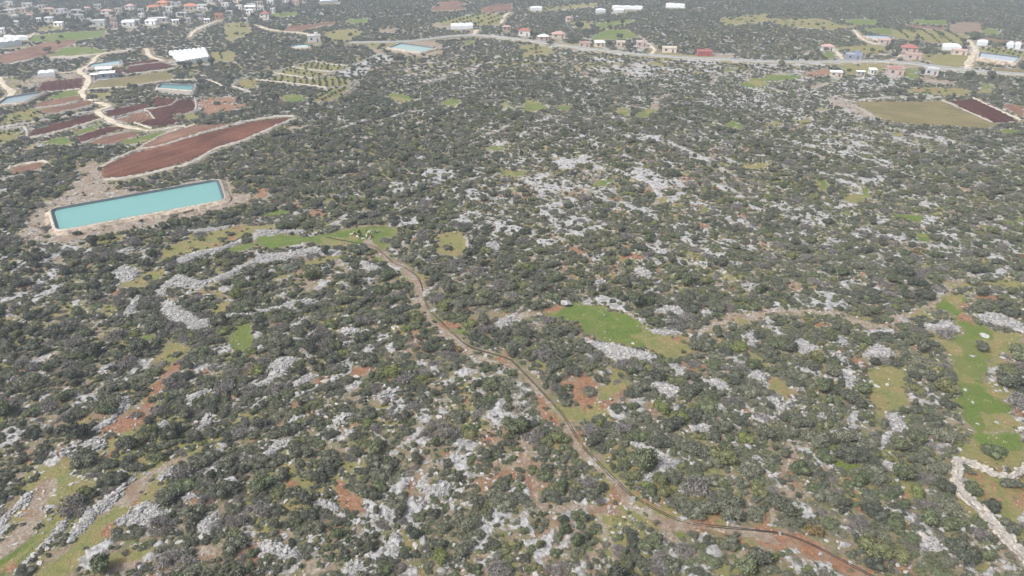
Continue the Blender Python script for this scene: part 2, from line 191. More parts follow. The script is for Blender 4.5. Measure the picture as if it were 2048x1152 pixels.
# heaps of loose grey stone cleared from the plots
HEAPS = [
(5,[920,870,1060,820,1050,860,960,900]),(5,[920,1020,1000,960,1100,1030,1060,1100,930,1090]),(5,[1390,930,1560,870,1760,830,1950,760,1930,800,1700,870,1560,920,1450,960]),
(5,[1300,1130,1420,1050,1620,1100,1850,1020,2048,910,2048,960,1800,1080,1620,1130,1400,1150,1260,1152]),(5,[1500,700,1700,670,1850,655,1800,680,1600,715]),
(6,[0,690,200,690,400,690,380,710,150,720,0,740]),(6,[0,890,270,870,360,850,480,830,700,860,660,890,400,880,270,920,100,950,0,960]),(6,[830,930,1000,990,980,1020,880,1010]),(6,[1830,800,1930,780,1950,840,1900,880,1840,840]),
(7,[980,1000,1060,990,1120,1040,1080,1070,1020,1050]),(7,[640,1110,720,1080,750,1110,680,1140]),
(9,[1290,180,1330,110,1400,120,1450,190,1540,200,1600,260,1700,240,1690,300,1550,340,1480,300,1360,260]),(9,[1250,20,1330,0,1310,80,1260,70]),(9,[990,220,1060,90,1110,60,1110,110,1060,190,1010,240]),(9,[750,700,840,630,930,590,900,640,800,690]),
(9,[780,1110,900,1030,980,880,1040,870,1020,940,930,1050,830,1120,720,1152]),(9,[1490,900,1560,850,1680,800,1640,860,1540,900,1530,960,1500,970]),(9,[1600,1100,1650,1000,1710,990,1690,1070,1620,1140,1560,1152]),(9,[1210,1140,1330,1060,1340,1110,1250,1152]),
(9,[1720,230,1860,210,2048,190,2048,210,1850,240]),(10,[0,180,160,150,300,100,480,90,490,120,350,150,180,180,60,200]),(10,[250,440,330,400,480,340,500,360,400,400,270,460]),(10,[0,470,60,450,60,490,20,510]),(10,[670,330,800,320,860,350,800,370,700,380]),
(10,[110,630,180,560,310,550,330,590,260,640,200,720,100,770,0,810,0,780,100,720,150,660]),(10,[290,770,400,700,490,710,420,750,310,800]),(10,[970,860,1060,800,1160,790,1130,840,1050,870,980,900]),(10,[220,1110,330,1020,390,1020,330,1070,250,1120]),
(10,[1910,300,1960,250,2048,230,2060,290,1980,340]),(10,[620,1070,700,1010,790,1000,760,1040,680,1080,640,1120]),
(11,[560,400,640,430,760,450,830,460,920,480,1040,510,1160,550,1120,580,1000,580,880,600,780,550,700,500,640,460]),(11,[1120,760,1200,750,1320,800,1340,840,1300,890,1220,850]),(11,[1250,610,1330,610,1380,680,1390,720,1320,690]),
(11,[1560,740,1650,710,1730,780,1700,830,1620,810]),(11,[1900,700,1960,650,2010,690,2030,800,1960,770]),(11,[1870,380,1900,340,1950,400,1950,470,1900,460]),(11,[1130,190,1230,140,1350,160,1390,210,1330,230,1250,190]),(11,[1620,930,1690,930,1700,970,1640,990]),
(11,[1420,1130,1490,1090,1570,1090,1590,1140,1450,1152]),(11,[1090,330,1200,330,1310,360,1300,380,1150,370]),
(12,[1640,220,1800,200,1950,250,2048,290,2048,370,1950,330,1850,300,1750,270]),(12,[1250,290,1400,290,1450,250,1510,330,1440,360,1300,340]),(12,[750,530,880,440,960,480,1000,550,900,560,780,560]),(12,[200,430,250,400,390,490,340,520,280,530]),
(12,[510,390,540,370,630,430,590,470]),(12,[520,510,580,520,590,590]),(12,[580,650,650,650,720,740,660,830,620,770]),(12,[960,1010,1040,990,1080,1080,1140,1152,1000,1152,980,1080]),(12,[0,900,60,880,140,960,100,990]),(12,[660,980,740,1010,680,1090,650,1152,640,1060]),(12,[400,1010,470,1000,440,1090,470,1140]),
(13,[130,590,200,500,270,480,240,540,170,600,80,680,0,780,0,730]),(13,[540,900,600,760,700,650,800,560,900,490,980,430,1050,370,1110,320,1100,370,1000,450,940,540,840,620,760,680,680,780,600,860]),(13,[200,1060,320,920,420,820,460,730,560,700,540,760,420,860,300,960,220,1080]),
(13,[940,720,1060,600,1180,560,1280,600,1370,640,1300,680,1180,710,1060,750,960,740]),(13,[1570,740,1680,680,1740,620,1720,720,1690,800,1610,830]),(13,[1260,370,1340,310,1440,260,1420,320,1300,390]),(13,[670,80,800,40,860,80,830,140,730,160,680,130]),(13,[1480,520,1540,480,1560,530,1500,550]),
(14,[60,170,170,100,290,40,270,80,170,160,90,210]),(14,[420,570,520,540,640,580,680,640,750,700,880,720,880,750,750,720,640,640]),(14,[0,930,100,850,240,900,340,950,360,1000,300,1040,180,1010,0,960]),(14,[680,1100,740,1040,820,990,870,1080,880,1152,700,1152]),
(14,[1040,920,1090,800,1130,820,1160,930,1130,1010,1060,1010]),(14,[1400,440,1500,400,1570,420,1540,480,1470,530,1420,520]),
(15,[960,70,1050,110,1180,150,1220,180,1330,230,1390,290,1330,270,1250,300,1180,370,1090,400,1060,440,1030,420,1020,350,1120,330,1160,290,1180,220,1080,160,980,120]),(15,[1900,210,1960,180,2010,220,1990,240]),(15,[720,0,820,0,830,20,740,20]),
(16,[910,270,950,210,1000,250,1060,260,1030,320,970,310]),(16,[940,0,1000,0,980,60,920,110,890,110]),(16,[1210,1000,1240,850,1300,820,1350,880,1430,940,1380,960,1280,960]),(16,[1380,680,1450,630,1420,690,1530,740,1440,750]),(16,[1540,350,1600,390,1610,430,1560,450]),
]
# ploughed and sown plots: (tile, tone, outline)   d dark red, m red brown, l pale red, t tan stubble, v vines
FIELDS = [
(0,'m',[203,334,265,307,320,296,350,285,430,262,500,245,560,237,585,236,570,247,540,255,480,280,430,295,380,322,330,335,260,352,207,356]),(0,'l',[270,300,330,270,385,252,420,250,470,248,380,275,300,304]),
(1,'d',[290,740,320,660,670,625,650,700,640,710]),(1,'t',[700,710,760,650,930,630,1320,570,1400,610,1380,640,1000,690]),(1,'d',[1000,590,1030,530,1300,500,1390,530,1340,550]),(1,'d',[1030,525,1050,500,1250,475,1310,490]),
(1,'d',[910,590,910,555,980,550,980,575]),(1,'l',[270,865,300,820,620,765,690,790,500,830]),(1,'l',[310,880,500,850,720,800,750,830,560,880,380,915]),(1,'d',[225,1095,270,1040,760,910,800,940,700,980,450,1050]),(1,'d',[850,930,850,880,1170,830,1200,860,930,930]),
(1,'d',[1200,810,1240,775,1430,790,1330,850,1240,860]),(1,'d',[1150,880,1340,850,1430,800,1540,790,1570,870,1480,910,1380,910,1400,950,1470,970,1300,1010,1200,1010,1100,980,1240,950]),(1,'l',[920,960,1150,890,1230,950,1060,990]),(1,'d',[620,1140,620,1090,880,1010,1000,1020,850,1080,700,1130]),
(1,'l',[720,1152,830,1100,1090,1050,1100,1090,1000,1120,900,1152]),(1,'l',[0,510,0,440,370,340,600,315,620,340,460,390,400,430,280,460,100,500]),(2,'l',[240,245,250,215,450,195,620,170,635,185,500,210,350,245]),
(2,'l',[1400,85,1420,50,1600,45,1690,75]),(2,'l',[1440,20,1600,10,1700,35,1500,45]),(2,'l',[1790,90,1850,50,2048,30,2048,80,1900,105]),(4,'t',[680,815,1380,805,1830,1000,1760,1025,1200,990,980,970,860,930]),(4,'d',[1450,805,1640,795,1700,795,2010,970,1800,985,1600,890]),
(4,'l',[1850,830,1980,840,2048,850,2048,940,1960,900]),(4,'v',[1440,260,1460,200,1560,175,1690,180,1700,270]),(4,'l',[1090,195,1400,225,1440,240,1100,215]),(4,'l',[1650,310,1700,303,2048,335,2048,350]),(4,'t',[1780,540,2048,560,2048,600,1850,590]),
(5,'l',[90,230,110,190,340,145,330,190,160,225]),
]
TRACKS = [                                                    # pale farm tracks: (tile, width, line)
(1,5,[1040,400,800,440,740,510,640,570,710,620,690,700,650,740,700,790]),(1,5,[1170,390,1210,450,1320,490]),(1,4,[640,570,450,590,300,610]),(1,5,[1520,300,1560,250,1660,200,1750,165]),(1,6,[0,620,40,690,110,750,0,810]),
(1,5,[700,790,870,850,780,890,850,940,960,1000,1080,1030,1200,1050]),(1,4,[400,460,640,450,800,430]),(2,5,[1960,190,2000,120,2048,100]),(4,7,[1600,320,1660,400,1620,480,1590,555]),(4,4,[530,390,600,475]),(4,4,[945,510,1070,440]),(3,5,[1090,350,1140,400,1110,440]),(2,6,[1740,280,1770,240]),
(2,4,[0,200,130,240,400,270,480,310]),(4,4,[690,240,740,300,830,345,900,355]),(1,4,[0,300,200,310,280,265]),
]
ROAD = [700,86,790,84.5,850,80,905,73,950,71,1000,74.5,1060,82,1120,91,1180,98.5,1240,105.5,1300,111,1400,117.5,1500,122.5,1600,124.5,1700,123.5,1770,123.5,1850,131,1930,141,2048,150,2120,157]
STONEWALLS = [                                                # pale dry walls and stony banks round the plots: (tile, width, line)
(2,1.0,[130,580,440,495,520,505,740,525,900,470,1020,430]),(2,1.0,[280,535,600,575,760,545]),(2,1.0,[130,580,460,630,620,580]),(2,1.0,[0,640,560,705,400,820]),(2,1.0,[560,705,740,690,790,640,790,700,620,805]),
(4,1.5,[700,850,860,940]),(4,1.3,[1390,805,1800,985]),(4,2.0,[1640,785,2030,965]),(4,1.6,[720,800,1060,780,1380,780]),(1,1.2,[1030,530,1330,492]),(1,1.5,[1000,600,1400,550]),(1,1.5,[700,720,1000,695,1400,640]),(1,1.4,[290,745,640,712]),(1,1.4,[270,870,500,838,720,795]),
(1,1.6,[380,920,560,885,760,835]),(1,2.2,[0,1020,380,960,760,890]),(1,2.0,[225,1105,450,1060,830,950]),(1,1.4,[920,950,1150,882,1240,955]),(1,1.4,[1080,985,1220,1030]),(1,1.6,[1150,875,1340,850,1430,795]),(1,1.4,[1560,780,1570,880,1480,915]),(1,1.6,[1200,1050,1480,1010]),(1,1.6,[640,1150,850,1090,1090,1040]),
(0,2.2,[200,336,265,304,330,290,430,259,500,242,560,233,590,233]),(0,2.0,[207,360,262,355,335,338,385,325,432,298,482,283,545,256,592,236]),(0,1.6,[268,304,330,268,390,250]),(5,1.6,[60,215,110,180,350,140,380,165]),(1,1.6,[0,1040,200,1020,220,1110]),(1,1.3,[1370,640,1500,640,1660,640,1780,690]),(1,1.3,[1860,680,1920,640,2000,615]),
(1,1.3,[1860,690,2010,740]),
]
RESERVOIRS = [                                                # (outline in pixels, rim height, water colour, label)
([103,424,437.5,364,451,405.5,116,468],1.1,(0.15,0.32,0.30),'long turquoise irrigation reservoir with dark liner beside the big red ploughed field'),
([316,184,323,175.5,391,178,387,190],2.2,(0.10,0.24,0.24),'small green water tank with a pale stone wall above dark red plots'),
([777,97.5,802,89,873,99.5,840,108],1.0,(0.30,0.40,0.37),'pale mint green pond with sandy banks beside the main road'),
([175,138,183,131,241,122,243,132],1.0,(0.30,0.40,0.41),'pale blue pond beside the white roofed sheds'),
([-6,214,15,200,90,190,50,208],1.2,(0.24,0.29,0.31),'dull grey blue pond at the bend of the pale track'),
([1955,121,1958,112,2038,123,2028,132],2.2,(0.42,0.45,0.49),'silvery reservoir with pale concrete rim beside the wide sandy track'),
([1727,75,1732,72,1776,73,1787,79,1752,81],0.8,(0.40,0.49,0.52),'pale blue pond between the yellow meadow and the pink house'),
([585,97,586,92,617,90,619,97],0.8,(0.42,0.56,0.55),'small pale cyan pond below the white two storey house'),
]
ORCHARDS = [                                                  # (tile, spacing m, tree radius m, outline)
(2,4.6,1.25,[320,540,420,500,580,510,740,530,700,560,600,570]),(2,4.6,1.25,[180,580,260,545,400,555,560,590,460,625]),(2,4.6,1.35,[60,650,200,600,400,640,500,620,600,610,760,640,750,690,560,700,400,680]),(2,4.4,1.4,[430,820,560,710,750,700,780,690,700,760,600,810]),
(2,9.0,1.9,[1410,190,1700,120,1900,110,1990,120,1950,200,1700,200]),(4,6.5,1.5,[1660,390,1850,380,2048,410,2048,470,1700,410]),(1,7,1.5,[1700,490,1690,420,1860,410,1880,480]),(1,4.5,1.2,[0,1000,0,930,250,870,350,930,230,960]),(4,8,1.4,[1000,240,1350,240,1600,290,1600,380,1200,320,1000,290]),
]
# ------------------------------------------------------------------ cover queries in ground metres
def inpoly(P, x, y):
    r = np.zeros(x.shape, bool); n = len(P); j = n - 1
    for i in range(n):
        xi, yi = P[i]; xj, yj = P[j]
        c = ((yi > y) != (yj > y))
        with np.errstate(divide='ignore', invalid='ignore'):
            r ^= c & (x < (xj - xi) * (y - yi) / (yj - yi + 1e-12) + xi)
        j = i
    return r
def segdist(L, x, y):
    d = np.full(x.shape, 1e9)
    for i in range(len(L) - 1):
        a, b = L[i], L[i + 1]; v = b - a; q = max(v @ v, 1e-9)
        t = np.clip(((x - a[0]) * v[0] + (y - a[1]) * v[1]) / q, 0, 1)
        d = np.minimum(d, np.hypot(x - a[0] - t * v[0], y - a[1] - t * v[1]))
    return d
def smooth_line(P, n=6):                                       # Catmull-Rom
    P = np.array(P); out = []
    for i in range(len(P) - 1):
        p0 = P[max(i - 1, 0)]; p1 = P[i]; p2 = P[i + 1]; p3 = P[min(i + 2, len(P) - 1)]
        for k in range(n):
            t = k / n
            out.append(0.5 * (2 * p1 + (p2 - p0) * t + (2 * p0 - 5 * p1 + 4 * p2 - p3) * t * t + (3 * p1 - p0 - 3 * p2 + p3) * t ** 3))
    out.append(P[-1]); return np.array(out)
cover_w = [(k, poly(t, f)) for t, k, f in COVER]
way_w = [(k, wd * (1.02 if wd > 1.55 else 0.9), smooth_line(poly(t, f), 4)) for t, k, wd, f in WAYS]
heap_w = [poly(t, f) for t, f in HEAPS]
field_w = [(k, poly(t, f)) for t, k, f in FIELDS]
track_w = [(wd, smooth_line(poly(t, f), 5)) for t, wd, f in TRACKS]
road_w = smooth_line(poly(0, ROAD), 5)
swall_w = [(wd, smooth_line(poly(t, f), 4)) for t, wd, f in STONEWALLS]
resv_w = [poly(0, f) for f, _, _, _ in RESERVOIRS]
orch_w = [(sp, tr, poly(t, f)) for t, sp, tr, f in ORCHARDS]
wall_line = smooth_line(poly(16, [2200,1165,2048,1015,1960,930,1850,810,1750,690,1680,620,1560,520,1510,440,1515,330,1503,245]), 4)
wall_line2 = smooth_line(poly(16, [1515,238,1580,246,1660,280,1750,320,1850,360,1940,380,2000,340,2080,280]), 4)

def cover(x, y):
    x = np.asarray(x, float); y = np.asarray(y, float)
    d = np.hypot(x, y); k = np.clip(d / 150, 0.6, 3.0)
    xw = x + (fbm(x / 2.6, y / 2.6, 21) - 0.5) * 2.6 * k; yw = y + (fbm(x / 2.6, y / 2.6, 22) - 0.5) * 3.4 * k
    out = {c: np.zeros(x.shape) for c in 'gyrps'}
    def idx(P, m):
        return np.nonzero((x > P[:, 0].min() - m) & (x < P[:, 0].max() + m) & (y > P[:, 1].min() - m) & (y < P[:, 1].max() + m))[0]
    for c, P in cover_w:
        i = idx(P, 6)
        if len(i):
            q = inpoly(P, xw[i], yw[i])
            if c in 'gy':
                j = i[q]; out[c][j] = np.maximum(out[c][j], 0.4 + 0.6 * sstep(0.0, 1.2, segdist(np.vstack([P, P[:1]]), xw[j], yw[j]) / np.minimum(k[j], 0.9)))
            else: out[c][i[q]] = 1
    for c, wd, L in way_w:
        i = idx(L, wd + 3)
        if len(i):
            q = segdist(L, xw[i], yw[i]); out[c][i] = np.maximum(out[c][i], sstep(0.8, 0.3, q / (wd * (0.45 + 1.1 * vn(x[i] / 6, y[i] / 6, 25)))) * (1.0 if wd > 1.55 else 0.8))
    for P in heap_w:
        i = idx(P, 6)
        if len(i): out['s'][i[inpoly(P, xw[i], yw[i])]] = 1
    for _, _, P in orch_w:
        i = idx(P, 4)
        if len(i): out['y'][i[inpoly(P, xw[i], yw[i])]] = 0.85
    for c in 'yrps': out['g'] = out['g'] * (1 - 0.75 * out[c])
    out['y'] *= 1 - out['r']
    return out

HARD = [P for _, P in field_w] + resv_w + heap_w + [P for _, _, P in orch_w]
NH0 = len(field_w) + len(resv_w)
HARDL = [(wd, L) for wd, L in track_w] + [(9.0, road_w)] + [(wd * 1.2, L) for wd, L in swall_w] + [(1.8, wall_line), (1.8, wall_line2)]
PADS = []                                                     # building plots (x, y, radius)
def blocked(x, y, heaps=True):                                            # 1 where no shrub may stand (or hide), 0..1 elsewhere
    b = np.zeros(x.shape)
    c = cover(x, y)
    b = np.maximum(b, np.maximum(c['g'] > 0.08, (c['y'] > 0.08) * 0.965)); b = np.maximum(b, c['r'] * 0.965)
    b = np.maximum(b, c['p'] * 0.985); b = np.maximum(b, c['s'] * np.where(y > 190, 0.42, 0.6))
    for hi_, P in enumerate(HARD):
        if not heaps and NH0 <= hi_ < NH0 + len(heap_w): continue
        i = np.nonzero((x > P[:, 0].min()) & (x < P[:, 0].max()) & (y > P[:, 1].min()) & (y < P[:, 1].max()))[0]
        if len(i): b[i[inpoly(P, x[i], y[i])]] = 1
    for wd, L in HARDL:
        i = np.nonzero((x > L[:, 0].min() - wd) & (x < L[:, 0].max() + wd) & (y > L[:, 1].min() - wd) & (y < L[:, 1].max() + wd))[0]
        if len(i): b[i[segdist(L, x[i], y[i]) < wd * 0.62]] = 1
    for (qx, qy, qr) in PADS:
        b[np.hypot(x - qx, y - qy) < qr] = 1
    return b
def ribs(x, y):                                               # limestone ribs and old terrace lines: they run obliquely and turn from left to right
    def field(a, s):
        u = x * math.sin(a) - y * math.cos(a); v = x * math.cos(a) + y * math.sin(a)
        u = u + 3.0 * (vn(x / 22, y / 22, s + 9) - 0.5) * 2
        return fbm(u / 3.0, v / 15.0, s, 3)
    k = sstep(-25, 45, x); return field(0.98, 31) * (1 - k) + field(2.05, 33) * k
# where the limestone lies open: soft patches (px x, px y, radius x px, radius y px, strength)
OPEN = [(1150,330,330,110,0.16),(950,400,170,80,0.2),(1560,190,160,70,0.55),(1300,140,260,40,0.45),(1900,460,220,60,0.25),(900,170,90,50,0.3),(1600,480,300,90,0.25),(700,880,260,160,0.28),(900,1050,300,120,0.2),(250,830,280,160,0.12),(1500,800,300,160,0.18),(130,560,150,70,0.2),(1150,1060,160,90,0.3),(1250,430,260,90,0.2),(1700,300,160,60,0.15),(650,390,190,90,-0.45),(560,310,230,70,-0.6),(250,530,200,50,0.1),(860,300,160,50,-0.2),(720,80,200,30,-0.5),(1800,1030,150,90,-0.1),(1350,960,160,90,-0.2),(80,360,120,60,-0.5),(560,110,120,30,-0.6),(1500,30,300,30,-0.3),(1950,25,200,25,-0.4)]
open_w = []
for (ox, oy, rx, ry, st) in OPEN:
    c = G(ox, oy); rxw = rx / pxm(*c); ryw = abs(G(ox, max(oy - ry * 0.5, 1))[1] - G(ox, oy + ry * 0.5)[1])
    open_w.append((c[0], c[1], rxw, ryw, st))
def openness(x, y):
    o = np.zeros(np.shape(x))
    for cx, cy_, rx, ry, st in open_w:
        o = o + st * np.exp(-(((x - cx) / rx) ** 2 + ((y - cy_) / ry) ** 2))
    return o

# ------------------------------------------------------------------ materials
def mat(name):
    m = bpy.data.materials.new(name); m.use_nodes = True
    t = m.node_tree; b = t.nodes['Principled BSDF']
    b.inputs['Specular IOR Level'].default_value = 0.15; b.inputs['Roughness'].default_value = 0.9
    return m, t, b
def nd(t, kind, **kw):
    n = t.nodes.new(kind)
    for k, v in kw.items():
        if k in n.inputs: n.inputs[k].default_value = v
        else: setattr(n, k, v)
    return n
def noise(t, co, scale, detail=3.0, rough=0.6):
    n = nd(t, 'ShaderNodeTexNoise', Scale=scale, Detail=detail, Roughness=rough); t.links.new(co, n.inputs['Vector']); return n.outputs['Fac']
def ramp(t, fac, stops):
    r = t.nodes.new('ShaderNodeValToRGB'); t.links.new(fac, r.inputs[0]); e = r.color_ramp.elements
    while len(e) > 1: e.remove(e[-1])
    e[0].position = stops[0][0]; e[0].color = (*stops[0][1], 1)
    for p, c in stops[1:]:
        q = e.new(p); q.color = (*c, 1)
    return r.outputs[0]
def mix(t, fac, a, b, mode='MIX'):
    n = t.nodes.new('ShaderNodeMix'); n.data_type = 'RGBA'; n.blend_type = mode
    for s, v in ((0, fac), (6, a), (7, b)):
        if isinstance(v, (int, float)): n.inputs[s].default_value = v
        elif isinstance(v, tuple): n.inputs[s].default_value = (*v, 1)
        else: t.links.new(v, n.inputs[s])
    return n.outputs[2]
def math_(t, op, a, b=0.0, c=0.0, clamp=False):
    n = t.nodes.new('ShaderNodeMath'); n.operation = op; n.use_clamp = clamp
    for s, v in enumerate((a, b, c)):
        if isinstance(v, (int, float)): n.inputs[s].default_value = v
        else: t.links.new(v, n.inputs[s])
    return n.outputs[0]
def bump(t, b, h, dist, strength=1.0):
    n = nd(t, 'ShaderNodeBump', Distance=dist, Strength=strength); t.links.new(h, n.inputs['Height']); t.links.new(n.outputs[0], b.inputs['Normal'])
def coords(t, kind='Object'):
    return t.nodes.new('ShaderNodeTexCoord').outputs[kind]
def simple(name, col, var=0.25, scale=1.2, rough=0.85, bumpd=0.0):
    m, t, b = mat(name); co = coords(t); f = noise(t, co, scale, 4)
    lo = tuple(c * (1 - var) for c in col); hi = tuple(min(1, c * (1 + var)) for c in col)
    t.links.new(ramp(t, f, [(0.3, lo), (0.7, hi)]), b.inputs['Base Color']); b.inputs['Roughness'].default_value = rough
    if bumpd: bump(t, b, noise(t, co, scale * 4, 4), bumpd)
    return m

ROCK_LO, ROCK_MID, ROCK_HI = (0.15, 0.145, 0.14), (0.34, 0.332, 0.326), (0.52, 0.51, 0.50)
def ground_material():
    m, t, b = mat('ground_cover'); co = coords(t)
    n_big = noise(t, co, 0.045, 3); n_mid = noise(t, co, 0.28, 4); n_fin = noise(t, co, 1.7, 4, 0.7); n_tin = noise(t, co, 6.0, 3, 0.7)
    vor = nd(t, 'ShaderNodeTexVoronoi', Scale=1.1); t.links.new(co, vor.inputs['Vector'])
    at = nd(t, 'ShaderNodeAttribute', attribute_name='cover'); sp = t.nodes.new('ShaderNodeSeparateColor'); t.links.new(at.outputs['Color'], sp.inputs[0])
    aw = nd(t, 'ShaderNodeAttribute', attribute_name='bare'); sp2 = t.nodes.new('ShaderNodeSeparateColor'); t.links.new(aw.outputs['Color'], sp2.inputs[0])
    def edge(wgt, nz, amt=0.75, e0=0.38, e1=0.62):
        v = math_(t, 'ADD', wgt, math_(t, 'MULTIPLY', math_(t, 'SUBTRACT', nz, 0.5), amt * 2.2))
        mr = nd(t, 'ShaderNodeMapRange'); mr.interpolation_type = 'SMOOTHSTEP'; mr.inputs['From Min'].default_value = e0; mr.inputs['From Max'].default_value = e1
        t.links.new(v, mr.inputs['Value']); return mr.outputs[0]
    soil = ramp(t, n_fin, [(0.2, (0.11, 0.078, 0.052)), (0.5, (0.225, 0.175, 0.125)), (0.75, (0.40, 0.355, 0.30))])
    scrub = ramp(t, n_tin, [(0.25, (0.08, 0.088, 0.038)), (0.6, (0.155, 0.15, 0.072)), (0.85, (0.28, 0.25, 0.16))])
    rock = ramp(t, n_tin, [(0.2, ROCK_LO), (0.5, ROCK_MID), (0.8, ROCK_HI)])
    rock = mix(t, 0.5, rock, ramp(t, vor.outputs['Distance'], [(0.0, ROCK_HI), (0.45, ROCK_MID), (0.75, (0.13, 0.12, 0.11))]))
    c = mix(t, edge(math_(t, 'MULTIPLY', n_mid, 1.0), n_fin, 0.5), soil, scrub)
    rockw = sp2.outputs[0]
    c = mix(t, edge(rockw, n_fin, 0.8), c, rock)
    red = ramp(t, n_fin, [(0.2, (0.11, 0.056, 0.035)), (0.5, (0.22, 0.115, 0.068)), (0.8, (0.36, 0.235, 0.155))])
    path = ramp(t, n_fin, [(0.2, (0.14, 0.106, 0.076)), (0.5, (0.25, 0.21, 0.162)), (0.8, (0.42, 0.39, 0.34))])
    path = mix(t, ramp(t, n_mid, [(0.45, (0, 0, 0)), (0.62, (0.7, 0.7, 0.7))]), path, (0.18, 0.11, 0.07))
    grass = ramp(t, math_(t, 'ADD', math_(t, 'MULTIPLY', n_fin, 0.5), math_(t, 'MULTIPLY', n_tin, 0.5)), [(0.36, (0.045, 0.082, 0.014)), (0.5, (0.088, 0.138, 0.026)), (0.64, (0.15, 0.185, 0.055))])
    grass = mix(t, ramp(t, n_mid, [(0.4, (0, 0, 0)), (0.72, (0.6, 0.6, 0.6))]), grass, (0.165, 0.165, 0.045))
    grass = mix(t, ramp(t, n_big, [(0.48, (0, 0, 0)), (0.62, (0.55, 0.55, 0.55))]), grass, (0.165, 0.155, 0.06))
    grass = mix(t, math_(t, 'MULTIPLY', n_tin, 0.35), grass, (0.10, 0.13, 0.04))
    dry = ramp(t, n_mid, [(0.3, (0.10, 0.13, 0.03)), (0.5, (0.165, 0.15, 0.05)), (0.7, (0.24, 0.15, 0.072))])
    dry = mix(t, 0.35, dry, ramp(t, n_fin, [(0.3, (0.10, 0.13, 0.04)), (0.7, (0.32, 0.27, 0.16))]))
    c = mix(t, edge(sp.outputs[0], math_(t, 'ADD', math_(t, 'MULTIPLY', n_fin, 0.6), math_(t, 'MULTIPLY', n_mid, 0.4)), 0.8, 0.2, 0.75), c, grass)
    c = mix(t, edge(sp.outputs[1], math_(t, 'ADD', math_(t, 'MULTIPLY', n_fin, 0.4), math_(t, 'MULTIPLY', n_mid, 0.6)), 0.9, 0.25, 0.75), c, dry)
    c = mix(t, edge(math_(t, 'MULTIPLY', sp.outputs[2], 0.66), math_(t, 'ADD', math_(t, 'MULTIPLY', n_fin, 0.5), math_(t, 'MULTIPLY', n_mid, 0.5)), 1.1), c, red)
    c = mix(t, edge(math_(t, 'MULTIPLY', sp2.outputs[1], 0.74), math_(t, 'ADD', math_(t, 'MULTIPLY', n_fin, 0.5), math_(t, 'MULTIPLY', n_mid, 0.5)), 1.1), c, path)
    peb = nd(t, 'ShaderNodeTexVoronoi', Scale=1.6); t.links.new(co, peb.inputs['Vector'])             # scattered pebbles
    pm = math_(t, 'MULTIPLY', math_(t, 'LESS_THAN', peb.outputs['Distance'], 0.17), math_(t, 'GREATER_THAN', n_mid, 0.56))
    c = mix(t, math_(t, 'MULTIPLY', pm, 0.8), c, (0.5, 0.48, 0.45))
    t.links.new(c, b.inputs['Base Color'])
    bump(t, b, math_(t, 'ADD', n_fin, math_(t, 'MULTIPLY', n_tin, 0.5)), 0.35)
    return m
M_GROUND = ground_material()

def rock_material(name='limestone', tint=(1, 1, 1)):
    m, t, b = mat(name); co = coords(t, 'Object'); oi = t.nodes.new('ShaderNodeObjectInfo')
    f = noise(t, co, 2.2, 5, 0.7); g = noise(t, co, 9.0, 3)
    c = ramp(t, f, [(0.22, tuple(a * b_ for a, b_ in zip((0.16, 0.155, 0.15), tint))), (0.5, tuple(a * b_ for a, b_ in zip((0.34, 0.335, 0.33), tint))), (0.8, tuple(a * b_ for a, b_ in zip((0.45, 0.44, 0.43), tint)))])
    c = mix(t, math_(t, 'MULTIPLY', g, 0.35), c, (0.24, 0.23, 0.215))
    r = ramp(t, oi.outputs['Random'], [(0.0, (0.72, 0.71, 0.70)), (0.6, (1.0, 1.0, 1.0)), (1.0, (1.12, 1.06, 0.98))])
    t.links.new(mix(t, 1.0, c, r, 'MULTIPLY'), b.inputs['Base Color']); bump(t, b, f, 0.08)
    return m
M_ROCK = rock_material(); M_WARM = rock_material('warm_limestone', (1.06, 1.0, 0.9))
def rubble_material():
    m, t, b = mat('stone_rubble'); co = coords(t)
    v = nd(t, 'ShaderNodeTexVoronoi', Scale=3.2); t.links.new(co, v.inputs['Vector']); v2 = nd(t, 'ShaderNodeTexVoronoi', Scale=1.5); t.links.new(co, v2.inputs['Vector'])
    f = noise(t, co, 0.5, 4); g = noise(t, co, 5.0, 3)
    c = ramp(t, v.outputs['Distance'], [(0.0, (0.40, 0.393, 0.39)), (0.5, (0.28, 0.275, 0.272)), (0.85, (0.13, 0.127, 0.125))])
    bw = t.nodes.new('ShaderNodeRGBToBW'); t.links.new(v2.outputs['Color'], bw.inputs[0])
    c = mix(t, 0.8, c, ramp(t, bw.outputs[0], [(0.0, (0.62, 0.61, 0.6)), (1.0, (1.2, 1.18, 1.15))]), 'MULTIPLY')
    c = mix(t, ramp(t, f, [(0.45, (0, 0, 0)), (0.75, (0.4, 0.4, 0.4))]), c, (0.22, 0.20, 0.17))
    t.links.new(c, b.inputs['Base Color']); bump(t, b, math_(t, 'SUBTRACT', g, v.outputs['Distance']), 0.25)
    return m
M_RUBBLE = rubble_material()

